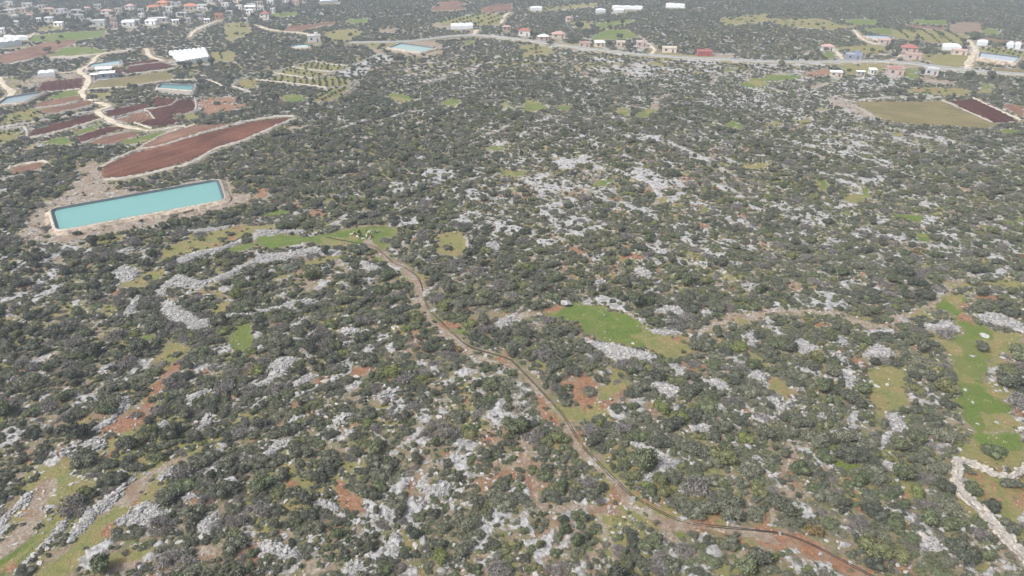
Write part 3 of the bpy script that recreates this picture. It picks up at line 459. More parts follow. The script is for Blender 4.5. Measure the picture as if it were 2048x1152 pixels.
def leaf_material(name, lo, hi, spec=0.25):
    m, t, b = mat(name); oi = t.nodes.new('ShaderNodeObjectInfo'); ge = t.nodes.new('ShaderNodeNewGeometry')
    nl = noise(t, oi.outputs['Location'], 0.045, 2)
    per = mix(t, math_(t, 'ADD', math_(t, 'MULTIPLY', oi.outputs['Random'], 0.7), math_(t, 'MULTIPLY', math_(t, 'SUBTRACT', nl, 0.35), 0.9), 0.0, True), lo, hi)
    per = mix(t, math_(t, 'MULTIPLY', math_(t, 'GREATER_THAN', math_(t, 'FRACT', math_(t, 'MULTIPLY', oi.outputs['Random'], 37.7)), 0.72), 0.55), per, tuple(0.5 * (p + q) * k for p, q, k in zip(lo, hi, (1.0, 1.18, 0.72))))
    ri = nd(t, 'ShaderNodeMapRange'); t.links.new(ge.outputs['Random Per Island'], ri.inputs['Value']); ri.inputs['To Min'].default_value = 0.42; ri.inputs['To Max'].default_value = 1.65
    vm = t.nodes.new('ShaderNodeVectorMath'); vm.operation = 'SCALE'; t.links.new(per, vm.inputs[0]); t.links.new(ri.outputs[0], vm.inputs['Scale'])
    t.links.new(vm.outputs[0], b.inputs['Base Color']); b.inputs['Roughness'].default_value = 0.6; b.inputs['Specular IOR Level'].default_value = spec
    return m
M_LEAF = [leaf_material('evergreen_leaf', (0.054, 0.060, 0.044), (0.138, 0.139, 0.098)),
          leaf_material('olive_leaf', (0.098, 0.108, 0.052), (0.15, 0.145, 0.068)),
          leaf_material('grey_twig', (0.135, 0.125, 0.115), (0.205, 0.19, 0.175), 0.1),
          leaf_material('dry_leaf', (0.125, 0.085, 0.055), (0.17, 0.11, 0.07), 0.1),
          leaf_material('herb_leaf', (0.078, 0.084, 0.056), (0.135, 0.134, 0.09), 0.1),
          leaf_material('grove_leaf', (0.050, 0.078, 0.034), (0.078, 0.10, 0.045))]
M_BARK = simple('bark', (0.11, 0.09, 0.075), 0.3, 4.0)

# ------------------------------------------------------------------ object helpers
def link(name, me, material=None, parent=None, loc=None):
    o = bpy.data.objects.new(name, me); COL.objects.link(o)
    if material is not None and me is not None and not me.materials: me.materials.append(material)
    if parent is not None: o.parent = parent
    if loc is not None: o.location = loc
    return o
def meshof(name, V, Fc, smooth=False):
    me = bpy.data.meshes.new(name); me.from_pydata([tuple(map(float, v)) for v in V], [], [tuple(map(int, f)) for f in Fc]); me.update()
    if smooth: me.polygons.foreach_set('use_smooth', [True] * len(me.polygons))
    return me
def gridmesh(name, V, Q):                                     # fast quad mesh from numpy arrays
    me = bpy.data.meshes.new(name); me.vertices.add(len(V)); me.vertices.foreach_set('co', np.asarray(V, np.float32).ravel())
    Q = np.asarray(Q, np.int32); me.loops.add(Q.size); me.loops.foreach_set('vertex_index', Q.ravel())
    me.polygons.add(len(Q)); me.polygons.foreach_set('loop_start', np.arange(len(Q), dtype=np.int32) * Q.shape[1]); me.update(calc_edges=True); return me
def tag(o, label, cat, group=None):
    o['label'] = label; o['category'] = cat
    if group: o['group'] = group
    return o
def structure(o): o['kind'] = 'structure'; return o
def stuff(o, label, cat): o['kind'] = 'stuff'; o['label'] = label; o['category'] = cat; return o
def boxv(x0, x1, y0, y1, z0, z1):
    V = [(x, y, z) for z in (z0, z1) for y in (y0, y1) for x in (x0, x1)]
    return V, [(0, 2, 3, 1), (4, 5, 7, 6), (0, 1, 5, 4), (2, 6, 7, 3), (0, 4, 6, 2), (1, 3, 7, 5)]
class MB:
    def __init__(s): s.V = []; s.F = []
    def add(s, V, Fc):
        n = len(s.V); s.V += list(V); s.F += [tuple(i + n for i in f) for f in Fc]; return s
    def box(s, *a): return s.add(*boxv(*a))
    def build(s, name, material, parent=None, smooth=False):
        return link(name, meshof(name, s.V, s.F, smooth), material, parent)

# ------------------------------------------------------------------ the ground: one sheet, finest where it is near
def build_ground():
    a_in = np.linspace(R(-49), R(49), 860); a_out = np.linspace(R(49), R(311), 60)[1:-1]
    ang = np.concatenate([a_in, a_out]); na = len(ang)
    rr = np.concatenate([[0.5, 8, 16, 25, 34], np.geomspace(42, 900, 640), np.geomspace(930, 9000, 40)]); nr = len(rr)
    A, RR = np.meshgrid(ang, rr); X = (RR * np.sin(A)).ravel(); Y = (RR * np.cos(A)).ravel()
    c = cover(X, Y); op = openness(X, Y)
    d = np.hypot(X, Y)
    # strata: limestone ribs that run obliquely
    rib = ribs(X, Y) * 0.55 + fbm(X / 2.4, Y / 2.4, 36, 3) * 0.45
    rock = np.clip((rib - 0.55 + 0.15 * op) * 4.0 + 0.28 + 0.16 * sstep(150, 230, d), 0, 1) * (d < 1400)
    c['y'] = np.maximum(c['y'], 0.75 * sstep(0.56, 0.66, fbm(X / 8, Y / 8, 201, 2)) * (1 - c['s']) * (d < 500)); c['r'] = np.maximum(c['r'], 0.75 * sstep(0.63, 0.73, fbm(X / 5.5, Y / 5.5, 205, 2)) * (1 - c['s']) * (1 - c['g']) * (d < 450))
    rock = np.maximum(rock, c['s']); soft = np.maximum.reduce([c['g'], c['y'] * 0.8, c['r'] * 0.7, c['p'] * 0.6])
    rock = rock * (1 - soft); c['g'] *= 1 - c['s']
    far = sstep(700, 1200, d); rock = rock * (1 - far) + 0.25 * far
    rel = rock * (0.10 + 0.55 * np.abs(fbm(X / 1.3, Y / 1.3, 41, 3) - 0.5) * 2 + 0.35 * (vn(X / 4, Y / 4, 44) > 0.5) * fbm(X / 0.8, Y / 0.8, 46, 2)) * (d < 500)
    hard = np.zeros(X.shape, bool)
    for P in HARD:
        i = np.nonzero((X > P[:, 0].min() - 4) & (X < P[:, 0].max() + 4) & (Y > P[:, 1].min() - 4) & (Y < P[:, 1].max() + 4))[0]
        if len(i): hard[i] |= inpoly(P, X[i], Y[i]) | (segdist(np.vstack([P, P[:1]]), X[i], Y[i]) < 3.0)
    i = np.nonzero((d > 350))[0]; rel[i] *= 0.4; rel[hard] = 0
    Z = hb(X, Y) + rel
    Vt = np.stack([X, Y, Z], 1)
    ii, jj = np.meshgrid(np.arange(nr - 1), np.arange(na), indexing='ij'); j2 = (jj + 1) % na
    Q = np.stack([ii * na + jj, ii * na + j2, (ii + 1) * na + j2, (ii + 1) * na + jj], -1).reshape(-1, 4)[:, ::-1]
    me = gridmesh('ground', Vt, Q)
    a = me.color_attributes.new('cover', 'FLOAT_COLOR', 'POINT')
    a.data.foreach_set('color', np.stack([c['g'], c['y'], c['r'], np.ones_like(X)], 1).astype(np.float32).ravel())
    a = me.color_attributes.new('bare', 'FLOAT_COLOR', 'POINT')
    a.data.foreach_set('color', np.stack([rock, c['p'], np.zeros_like(X), np.ones_like(X)], 1).astype(np.float32).ravel())
    me.polygons.foreach_set('use_smooth', np.ones(len(me.polygons), bool))
    structure(link('ground', me, M_GROUND))
build_ground()

# ------------------------------------------------------------------ fields, tracks, road
def drape(P, step, off, wob=0.0, edge_drop=True, stones=0.0, crown=0.0, seed=0):
    """grid sheet over outline P that follows the terrain; crown raises the inside into a mound"""
    lo = P.min(0) - step; hi = P.max(0) + step; nx = int((hi[0] - lo[0]) / step) + 2; ny = int((hi[1] - lo[1]) / step) + 2
    gx = lo[0] + np.arange(nx) * step; gy = lo[1] + np.arange(ny) * step; X, Y = np.meshgrid(gx, gy)
    xw = X + (fbm(X / 1.7, Y / 1.7, 61 + seed) - 0.5) * wob; yw = Y + (fbm(X / 1.7, Y / 1.7, 62 + seed) - 0.5) * wob
    ins = inpoly(P, xw.ravel(), yw.ravel()).reshape(X.shape); dist = segdist(np.vstack([P, P[:1]]), xw.ravel(), yw.ravel()).reshape(X.shape) * np.where(ins, 1, -1)
    Z = hb(X, Y) + off
    if crown: Z = Z + crown * (1 - np.exp(-np.maximum(dist, 0) / 0.9)) + np.where(ins, stones * (fbm(X / 0.45, Y / 0.45, 70 + seed, 2) + 0.8 * (vn(X / 1.1, Y / 1.1, 75 + seed) - 0.5)), 0)
    if edge_drop: Z = np.where(ins, Z, Z - off - 0.25)
    keep = ins[:-1, :-1] | ins[1:, :-1] | ins[:-1, 1:] | ins[1:, 1:]
    if not edge_drop: keep = ins[:-1, :-1] & ins[1:, :-1] & ins[:-1, 1:] & ins[1:, 1:]
    iy, ix = np.nonzero(keep); Q = np.stack([iy * nx + ix, iy * nx + ix + 1, (iy + 1) * nx + ix + 1, (iy + 1) * nx + ix], 1)
    if not len(Q): return None
    used, inv = np.unique(Q, return_inverse=True); V = np.stack([X.ravel(), Y.ravel(), Z.ravel()], 1)[used]
    return V, inv.reshape(-1, 4)
def field_material(name, cols, ang, row=0.0, rowcol=None, rowscale=0.35):
    m, t, b = mat(name); co = coords(t); mp = nd(t, 'ShaderNodeMapping'); mp.inputs['Rotation'].default_value = (0, 0, -ang); t.links.new(co, mp.inputs[0])
    st = nd(t, 'ShaderNodeMapping'); st.inputs['Scale'].default_value = (0.03, 0.6, 1); t.links.new(mp.outputs[0], st.inputs[0])
    f = noise(t, co, 0.06, 4); g = noise(t, co, 1.1, 4, 0.7); s = noise(t, st.outputs[0], 1.0, 3)
    mixf = math_(t, 'ADD', math_(t, 'MULTIPLY', f, 0.4), math_(t, 'ADD', math_(t, 'MULTIPLY', g, 0.25), math_(t, 'MULTIPLY', s, 0.35)))
    c = ramp(t, mixf, [(0.40, cols[0]), (0.5, cols[1]), (0.60, cols[2])])
    wv = nd(t, 'ShaderNodeTexWave', Scale=rowscale, Distortion=1.2); wv.bands_direction = 'Y'; wv.inputs['Detail Scale'].default_value = 0.3; t.links.new(mp.outputs[0], wv.inputs['Vector'])
    if rowcol: c = mix(t, math_(t, 'MULTIPLY', math_(t, 'GREATER_THAN', wv.outputs['Fac'], 0.62), row), c, rowcol)
    w2 = nd(t, 'ShaderNodeTexWave', Scale=0.075, Distortion=2.5); w2.bands_direction = 'Y'; w2.inputs['Detail Scale'].default_value = 0.15; t.links.new(mp.outputs[0], w2.inputs['Vector'])
    c = mix(t, math_(t, 'MULTIPLY', w2.outputs['Fac'], 0.2), c, tuple(0.62 * q for q in cols[0]))       # tractor passes
    v = nd(t, 'ShaderNodeTexVoronoi', Scale=0.9); t.links.new(co, v.inputs['Vector'])
    c = mix(t, math_(t, 'MULTIPLY', math_(t, 'LESS_THAN', v.outputs['Distance'], 0.12), 0.6), c, (0.42, 0.33, 0.27))
    t.links.new(c, b.inputs['Base Color']); bump(t, b, math_(t, 'ADD', g, math_(t, 'MULTIPLY', wv.outputs['Fac'], 0.6)), 0.3)
    return m
TONES = {'d': [(0.040, 0.013, 0.010), (0.064, 0.021, 0.016), (0.10, 0.036, 0.027)], 'm': [(0.072, 0.028, 0.017), (0.12, 0.047, 0.028), (0.175, 0.075, 0.047)], 'l': [(0.11, 0.06, 0.04), (0.165, 0.088, 0.06), (0.24, 0.14, 0.10)],
         't': [(0.12, 0.105, 0.05), (0.165, 0.14, 0.066), (0.22, 0.175, 0.09)], 'v': [(0.17, 0.115, 0.085), (0.24, 0.17, 0.12), (0.31, 0.235, 0.17)]}
for i, (k, P) in enumerate(field_w):
    dd = P - P.mean(0); wv_, vec = np.linalg.eigh(dd.T @ dd); ax = vec[:, 1]; ang = math.atan2(ax[1], ax[0])
    if i == 0: ang += 0.03
    r = drape(P, 1.1 if np.hypot(*P.mean(0)) < 330 else 1.8, 0.22, 3.0)
    if r is None: continue
    mt = field_material('field_soil', TONES[k], ang + (0.9 if k == 'v' else 0), 0.85 if k == 'v' else 0.0, (0.085, 0.075, 0.05) if k == 'v' else None, 0.07 if k == 'v' else 0.35)
    structure(link('field', gridmesh('field', *r), mt))
def strip(L, width, off, ragged=0.0, seed=0, step=2.0, skirt=0.6):
    seg = np.r_[0, np.cumsum(np.hypot(*np.diff(L, axis=0).T))]; n = max(3, int(seg[-1] / step)); s = np.linspace(0, seg[-1], n)
    C = np.stack([np.interp(s, seg, L[:, 0]), np.interp(s, seg, L[:, 1])], 1); T = np.gradient(C, axis=0); T /= np.linalg.norm(T, axis=1)[:, None] + 1e-9; N = np.stack([-T[:, 1], T[:, 0]], 1)
    ws = [-1, -0.96, -0.5, 0, 0.5, 0.96, 1]; V = []
    for k, w_ in enumerate(ws):
        hw = width / 2 * (1 + ragged * (fbm(s / 4, np.full(n, k // 4 * 7.0 + seed), 81, 2) - 0.5) * 2); p = C + N * (w_ * hw)[:, None]
        z = hb(p[:, 0], p[:, 1]) + off - (skirt if abs(w_) == 1 else 0); V.append(np.c_[p, z])
    V = np.stack(V, 1).reshape(-1, 3); m_ = len(ws); ii, kk = np.meshgrid(np.arange(n - 1), np.arange(m_ - 1), indexing='ij')
    Q = np.stack([ii * m_ + kk, (ii + 1) * m_ + kk, (ii + 1) * m_ + kk + 1, ii * m_ + kk + 1], -1).reshape(-1, 4)[:, ::-1]
    return V, Q, C, N
M_TRACK = simple('track_dust', (0.40, 0.345, 0.265), 0.35, 0.35, 0.95, 0.15)
for i, (wd, L) in enumerate(track_w):
    V, Q, _, _ = strip(L, wd * 0.6, 0.28, 0.7, i); structure(link('track', gridmesh('track', V, Q), M_TRACK))
M_ASPH = simple('worn_asphalt', (0.21, 0.207, 0.20), 0.12, 0.4, 0.9)
M_VERGE = simple('road_verge', (0.22, 0.20, 0.14), 0.4, 0.3, 0.95)
V, Q, _, _ = strip(road_w, 8.0, 0.25, 0.3, 3); structure(link('road_verge', gridmesh('road_verge', V, Q), M_VERGE))
V, Q, _, _ = strip(road_w, 6.0, 0.55, 0.0, 3); structure(link('road', gridmesh('road', V, Q), M_ASPH))
M_LINE = simple('road_paint', (0.7, 0.7, 0.68), 0.1, 1.0)
for sgn in (-1, 1):
    V, Q, C_, N_ = strip(road_w, 6.0, 0.55, 0.0, 3); L2 = C_ + N_ * sgn * 2.7
    V, Q, _, _ = strip(L2, 0.25, 0.585, 0, 1, 3.0, 0.02); structure(link('road_marking', gridmesh('road_marking', V, Q), M_LINE))

# ------------------------------------------------------------------ rocks
def rock_mesh(seed, flat=0.6, sub=2):
    import bmesh
    bm = bmesh.new(); bmesh.ops.create_icosphere(bm, subdivisions=sub, radius=1.0); rg = random.Random(seed)
    pl = []
    for k in range(13):
        n = Vector((rg.gauss(0, 1), rg.gauss(0, 1), rg.gauss(0, 0.8))).normalized(); pl.append((n, rg.uniform(0.42, 0.8)))
    sx, sy = rg.uniform(0.8, 1.2), rg.uniform(0.65, 1.0)
    for v in bm.verts:
        for n, dd in pl:
            q = v.co.dot(n)
            if q > dd: v.co -= n * (q - dd) * 0.97
        v.co = Vector((v.co.x * sx, v.co.y * sy, v.co.z * flat)) * 1.25 * (1 + rg.uniform(-0.05, 0.05))
        v.co.z += flat * 0.45
    me = bpy.data.meshes.new('boulder'); bm.to_mesh(me); bm.free(); return me
ROCKS = [rock_mesh(s, f) for s, f in ((1, 0.42), (2, 0.55), (3, 0.34), (4, 0.48), (5, 0.62), (6, 0.3))]
WALLROCKS = [me.copy() for me in ROCKS]
for me in ROCKS: me.materials.append(M_ROCK)
for me in WALLROCKS: me.materials.append(M_WARM)
pipe_hint = np.vstack([poly(16, [850,1165,600,1030,320,890,100,810]), poly(15, [1900,785,1450,738,1200,650,960,515,800,360,640,200,500,10]), poly(11, [440,1070,300,895,160,745,20,600]), poly(10, [2040,572,1850,515,1720,480,1560,350,1400,190,1330,0])])
def near_many(x, y, reach):                                   # for each point the nearest thing that one can find in the place
    x, y, reach = (np.atleast_1d(np.asarray(q, float)) for q in (x, y, reach)); n_ = len(x); out = ['amid close scrub'] * n_
    a = np.linspace(0, 6.283, 9)[:-1]; ox = np.r_[0, np.cos(a)]; oy = np.r_[0, np.sin(a)]
    c = cover((x[:, None] + reach[:, None] * ox).ravel(), (y[:, None] + reach[:, None] * oy).ravel()); c = {k: v.reshape(n_, -1).max(1) > 0.5 for k, v in c.items()}
    dw = np.minimum(segdist(wall_line, x, y), segdist(wall_line2, x, y)); ins = inpoly(np.vstack([wall_line, wall_line2]), x, y); dp = segdist(pipe_hint, x, y); bank = inpoly(cover_w[0][1], x, y)
    dh = np.full(n_, 99.0)
    for P in heap_w:
        q = np.nonzero(np.hypot(x - P[:, 0].mean(), y - P[:, 1].mean()) < 40)[0]
        if len(q): dh[q] = np.minimum(dh[q], segdist(np.vstack([P, P[:1]]), x[q], y[q]))
    for i in range(n_):
        if dw[i] < reach[i]: out[i] = 'beside the dry stone wall'
        elif ins[i]: out[i] = 'inside the walled olive plot'
        elif dp[i] < reach[i]: out[i] = 'beside the black pipes of the footpath'
        elif bank[i]: out[i] = 'on the bare bank of the long reservoir'
        elif c['g'][i]: out[i] = 'at a green grass clearing'
        elif c['r'][i]: out[i] = 'at a patch of red earth'
        elif c['y'][i]: out[i] = 'at a yellowish dry clearing'
        elif c['p'][i]: out[i] = 'beside a bare stony trail'
        elif 0.5 < dh[i] < reach[i]: out[i] = 'beside a grey stone heap'
    return out
heap_at = near_many([P[:, 0].mean() for P in heap_w], [P[:, 1].mean() for P in heap_w], np.full(len(heap_w), 7.0))
# heaps of loose stone
for i, P in enumerate(heap_w):
    d = np.hypot(*P.mean(0)); r = drape(P, 0.32 if d < 150 else 0.55, 0.05, 2.0 if d < 200 else 3.0, True, 0.28, 0.34, i)
    if r is None: continue
    o = link('stone_heap', gridmesh('stone_heap', *r), M_RUBBLE)
    dd = P - P.mean(0); ev = np.sqrt(np.maximum(np.linalg.eigvalsh(dd.T @ dd / len(P)), 1e-6)); el = ev[1] / max(ev[0], 0.2)
    form = 'long narrow' if el > 3.2 else ('broad' if ev[1] > 4.5 else ('small' if ev[1] < 2.2 else 'middling'))
    tag(o, f'{form} pale grey heap of loose limestone rubble {heap_at[i]}', 'stone heap', 'heaps of cleared stone between the shrubs')
# ------------------------------------------------------------------ reservoirs
M_LINER = simple('pond_liner', (0.055, 0.075, 0.085), 0.2, 0.8, 0.5)
M_BED = simple('pond_bed', (0.33, 0.42, 0.42), 0.1, 0.1, 0.7)
M_RIM = simple('pond_rim', (0.36, 0.315, 0.26), 0.45, 0.8, 0.9, 0.1)
M_BANK = simple('pond_bank', (0.31, 0.255, 0.20), 0.6, 0.5, 0.95, 0.4)
def water_material(col):
    m, t, b = mat('pond_water'); co = coords(t); b.inputs['Roughness'].default_value = 0.22; b.inputs['Specular IOR Level'].default_value = 0.2
    f = noise(t, co, 0.03, 2); t.links.new(mix(t, f, tuple(c * 0.92 for c in col), tuple(min(1, c * 1.08) for c in col)), b.inputs['Base Color'])
    bump(t, b, noise(t, co, 0.9, 3), 0.02)
    tr = t.nodes.new('ShaderNodeBsdfTransparent'); tr.inputs[0].default_value = (0.6, 0.86, 0.84, 1); mx = t.nodes.new('ShaderNodeMixShader'); mx.inputs[0].default_value = 0.8
    t.links.new(tr.outputs[0], mx.inputs[1]); t.links.new(b.outputs[0], mx.inputs[2]); t.links.new(mx.outputs[0], t.nodes['Material Output'].inputs['Surface'])
    return m
def offset_poly(P, d):
    n = len(P); a = 0.5 * sum(P[i][0] * P[(i + 1) % n][1] - P[(i + 1) % n][0] * P[i][1] for i in range(n)); sg = 1 if a > 0 else -1; out = []
    for i in range(n):
        e1 = P[i] - P[i - 1]; e2 = P[(i + 1) % n] - P[i]; n1 = np.array([e1[1], -e1[0]]) / np.linalg.norm(e1); n2 = np.array([e2[1], -e2[0]]) / np.linalg.norm(e2)
        b = n1 + n2; b = b / max(0.35, (b @ b) / 2) if (b @ b) > 1e-6 else n1; out.append(P[i] + sg * d * b)
    return np.array(out)
def resample(P, step, rad):                                   # rounded corners
    n = len(P); out = []
    for i in range(n):
        a, b, c = P[i - 1], P[i], P[(i + 1) % n]; u = (a - b) / np.linalg.norm(a - b); v = (c - b) / np.linalg.norm(c - b); r_ = min(rad, np.linalg.norm(a - b) * 0.4, np.linalg.norm(c - b) * 0.4)
        for k in range(5):
            t = k / 4; out.append((1 - t) ** 2 * (b + u * r_) + 2 * t * (1 - t) * b + t * t * (b + v * r_))
    P2 = np.array(out); res = []
    for i in range(len(P2)):
        a, b = P2[i], P2[(i + 1) % len(P2)]; m_ = max(1, int(np.linalg.norm(b - a) / step))
        for k in range(m_): res.append(a + (b - a) * k / m_)
    return np.array(res)
def rings(rs):                                                # list of (outline, z array or number) joined by quads
    V = []; n = len(rs[0][0])
    for P, z in rs: V += [np.c_[P, np.broadcast_to(z, n)]]
    V = np.vstack(V); Q = []
    for k in range(len(rs) - 1):
        for i in range(n): j = (i + 1) % n; Q.append((k * n + i, k * n + j, (k + 1) * n + j, (k + 1) * n + i))
    return V, Q
for ri, ((_, rim, col, lab), P0) in enumerate(zip(RESERVOIRS, resv_w)):
    P = resample(P0, 1.2, 3.0 if ri == 0 else 1.5); base = float(np.max(hb(P[:, 0], P[:, 1]))); zr = base + rim; zw = zr - 0.55
    root = link('reservoir', None, loc=(*P.mean(0), base)); tag(root, lab, 'reservoir'); c = np.array([*P.mean(0), base])
    def part(name, V, Q, m_, par=root):
        return link(name, meshof(name, np.asarray(V) - c, Q), m_, par)
    jit = (fbm(P[:, 0] / 1.5, P[:, 1] / 1.5, 91) - 0.5) * 0.35
    depth = min(1.3, rim - 0.2)
    V, Q = rings([(offset_poly(P, 0.25), zr + 0.02), (P, zr + 0.03), (offset_poly(P, -0.8), zw - 0.05), (offset_poly(P, -1.6), zw - 0.3)])
    part('liner', V, Q, M_LINER)
    V, Q = rings([(offset_poly(P, 0.95), zr - 0.25 + jit), (offset_poly(P, 0.45), zr + 0.08 + jit), (offset_poly(P, 0.2), zr + 0.06)])
    part('rim', V, Q, M_RIM)
    B = offset_poly(P, 2.6 if ri == 0 else 2.2) + (np.random.default_rng(4).random((len(P), 2)) - 0.5) * 1.0; zb = hb(B[:, 0], B[:, 1]) - 0.3
    V, Q = rings([(B, zb), (offset_poly(P, 2.0 if ri == 0 else 1.7), (zr + base) / 2 - 0.2 + 2.6 * jit), (offset_poly(P, 0.9), zr - 0.22 + jit)])
    part('bank', V, Q, M_BANK if ri not in (1,) else M_WARM)
    b_ = offset_poly(P, -1.4 if ri else -2.0); part('bed', np.c_[b_, np.full(len(b_), base + 0.16)], [tuple(range(len(b_)))], M_BED)
    wv_ = offset_poly(P, -0.6); wo = link('water', meshof('water', np.c_[wv_, np.full(len(wv_), zw)], [tuple(range(len(wv_)))][::1]), water_material(col)); structure(wo)
    if wo.data.polygons[0].normal.z < 0: wo.data.flip_normals()
# stone banks along the plots
for i, (wd, L) in enumerate(swall_w):
    seg = np.r_[0, np.cumsum(np.hypot(*np.diff(L, axis=0).T))]; n = max(4, int(seg[-1] / 0.9)); s = np.linspace(0, seg[-1], n)
    C = np.stack([np.interp(s, seg, L[:, 0]), np.interp(s, seg, L[:, 1])], 1); T = np.gradient(C, axis=0); T /= np.linalg.norm(T, axis=1)[:, None]; N = np.stack([-T[:, 1], T[:, 0]], 1)
    V = []; prof = [(-1.3, -0.3), (-0.8, 0.55), (-0.3, 1.0), (0.3, 0.95), (0.8, 0.5), (1.3, -0.3)]
    for k, (a, hz) in enumerate(prof):
        jx = (fbm(s / 1.1, np.full(n, k * 3.7 + i), 95, 2) - 0.5); jz = fbm(s / 0.8, np.full(n, k * 5.1 + i), 96, 2)
        p = C + N * ((a + jx * 1.0) * wd * 0.72 / 2)[:, None]; V.append(np.c_[p, hb(p[:, 0], p[:, 1]) + hz * (1.5 * jz - 0.3)])
    V = np.stack(V, 1).reshape(-1, 3); m_ = len(prof); ii, kk = np.meshgrid(np.arange(n - 1), np.arange(m_ - 1), indexing='ij')
    Q = np.stack([ii * m_ + kk, (ii + 1) * m_ + kk, (ii + 1) * m_ + kk + 1, ii * m_ + kk + 1], -1).reshape(-1, 4)[:, ::-1]
    tag(link('field_wall', gridmesh('field_wall', V, Q), M_WARM), 'low pale rubble wall ' + {2: 'round the terraced orchard', 4: 'round the tan stubble field and its dark red neighbour', 1: 'between the dark red plots below the village', 0: 'along the big red ploughed field', 5: 'round the small bare plot above the reservoir'}[STONEWALLS[i][0]], 'stone wall', 'rubble walls round the farm plots')
# the dry wall of the small enclosure: every stone a part
def dry_wall(L, lab, seed, wid, hgt):
    rg = random.Random(seed); seg = np.r_[0, np.cumsum(np.hypot(*np.diff(L, axis=0).T))]; s = 0.0
    root = link('dry_stone_wall', None, loc=(*L[len(L) // 2], float(hb(*L[len(L) // 2])))); tag(root, lab, 'stone wall'); o0 = Vector(root.location)
    core = MB(); n = int(seg[-1] / 0.8); ss = np.linspace(0, seg[-1], n); C = np.stack([np.interp(ss, seg, L[:, 0]), np.interp(ss, seg, L[:, 1])], 1); T = np.gradient(C, axis=0); T /= np.linalg.norm(T, axis=1)[:, None]; N = np.stack([-T[:, 1], T[:, 0]], 1)
    V = []
    for a, z in ((-0.5, -0.2), (-0.36, hgt * 0.75), (0.36, hgt * 0.75), (0.5, -0.2)):
        p = C + N * a * wid; V.append(np.c_[p, hb(p[:, 0], p[:, 1]) + z])
    V = np.stack(V, 1).reshape(-1, 3) - np.array(o0); Q = [(i * 4 + k, (i + 1) * 4 + k, (i + 1) * 4 + k + 1, i * 4 + k + 1) for i in range(n - 1) for k in range(3)]
    link('core', meshof('core', V, Q), M_WARM, root)
    while s < seg[-1]:
        st = rg.uniform(0.62, 0.95); c = np.array([np.interp(s, seg, L[:, 0]), np.interp(s, seg, L[:, 1])]); c2 = np.array([np.interp(s + 0.3, seg, L[:, 0]), np.interp(s + 0.3, seg, L[:, 1])]); t = (c2 - c) / (np.linalg.norm(c2 - c) + 1e-9); nn = np.array([-t[1], t[0]])
        for a, z, k in ((-0.44, 0.16, 1.0), (0.44, 0.16, 1.0), (-0.3, 0.62, 0.95), (0.3, 0.62, 0.95)):
            p = c + nn * (a * wid + rg.uniform(-0.12, 0.12)) + t * rg.uniform(-0.15, 0.15); sz = st * 0.52 * k * rg.uniform(0.8, 1.25)
            o = link('stone', WALLROCKS[rg.randrange(6)], None, root, Vector((p[0], p[1], float(hb(*p)) + z * hgt - 0.05)) - o0)
            o.scale = (sz * 1.15, sz, sz * rg.uniform(1.3, 1.8)); o.rotation_euler = (rg.uniform(-0.25, 0.25), rg.uniform(-0.25, 0.25), math.atan2(t[1], t[0]) + rg.uniform(-0.4, 0.4))
        s += st
dry_wall(wall_line, 'thick pale dry stone wall sloping down beside the olive plot', 5, 1.35, 1.15)
dry_wall(wall_line2, 'thinner dry stone wall closing the far side of the olive plot', 6, 0.95, 0.8)

# ------------------------------------------------------------------ pipes
M_PIPE = simple('black_pipe', (0.022, 0.022, 0.026), 0.2, 2.0, 0.45)
pl = [poly(16, [1100,1290,850,1165,750,1110,600,1030,450,950,320,890,200,840,100,810,0,803]), poly(15, [1900,785,1700,768,1450,738,1300,700,1200,650,1080,590,960,515,900,460,800,360,700,260,640,200,560,120,500,10]), poly(11, [440,1070,400,1010,300,895,160,745,20,600]), poly(10, [2040,572,1850,515,1720,480,1640,425,1560,350,1480,268,1400,190,1350,100,1330,0]), poly(6, [1290,1060,1180,985,1100,950,1020,880,960,830,880,800,800,792,700,775,560,745])]
pipe_line = smooth_line(np.vstack(pl), 4)
def tube(L, rad, off, lift, seed, sides=8, step=0.9):
    seg = np.r_[0, np.cumsum(np.hypot(*np.diff(L, axis=0).T))]; n = int(seg[-1] / step); s = np.linspace(0, seg[-1], n); C = np.stack([np.interp(s, seg, L[:, 0]), np.interp(s, seg, L[:, 1])], 1)
    for _ in range(3): C[1:-1] = (C[:-2] + 2 * C[1:-1] + C[2:]) / 4
    T = np.gradient(C, axis=0); T /= np.linalg.norm(T, axis=1)[:, None]; N = np.stack([-T[:, 1], T[:, 0]], 1); wob = (fbm(s / 9, np.full(n, seed * 3.3), 99, 2) - 0.5) * 0.35
    C = C + N * (off + wob)[:, None]; z = hb(C[:, 0], C[:, 1]) + rad * 0.75 + lift; V = []
    for k in range(sides):
        a = 2 * math.pi * k / sides; V.append(np.c_[C + N * (rad * math.cos(a)), z + rad * math.sin(a)])
    V = np.stack(V, 1).reshape(-1, 3); Q = [(i * sides + k, (i + 1) * sides + k, (i + 1) * sides + (k + 1) % sides, i * sides + (k + 1) % sides) for i in range(n - 1) for k in range(sides)]
    return gridmesh('water_pipe', V, Q)
for k, (off, lab) in enumerate(((-0.13, 'black plastic water pipe laid along the stony footpath, on its path side'), (0.13, 'black plastic water pipe laid along the stony footpath, on its shrub side'))):
    tag(link('water_pipe', tube(pipe_line, 0.052, off, 0.03, k), M_PIPE), lab, 'water pipe')
HARDL.append((1.6, pipe_line))
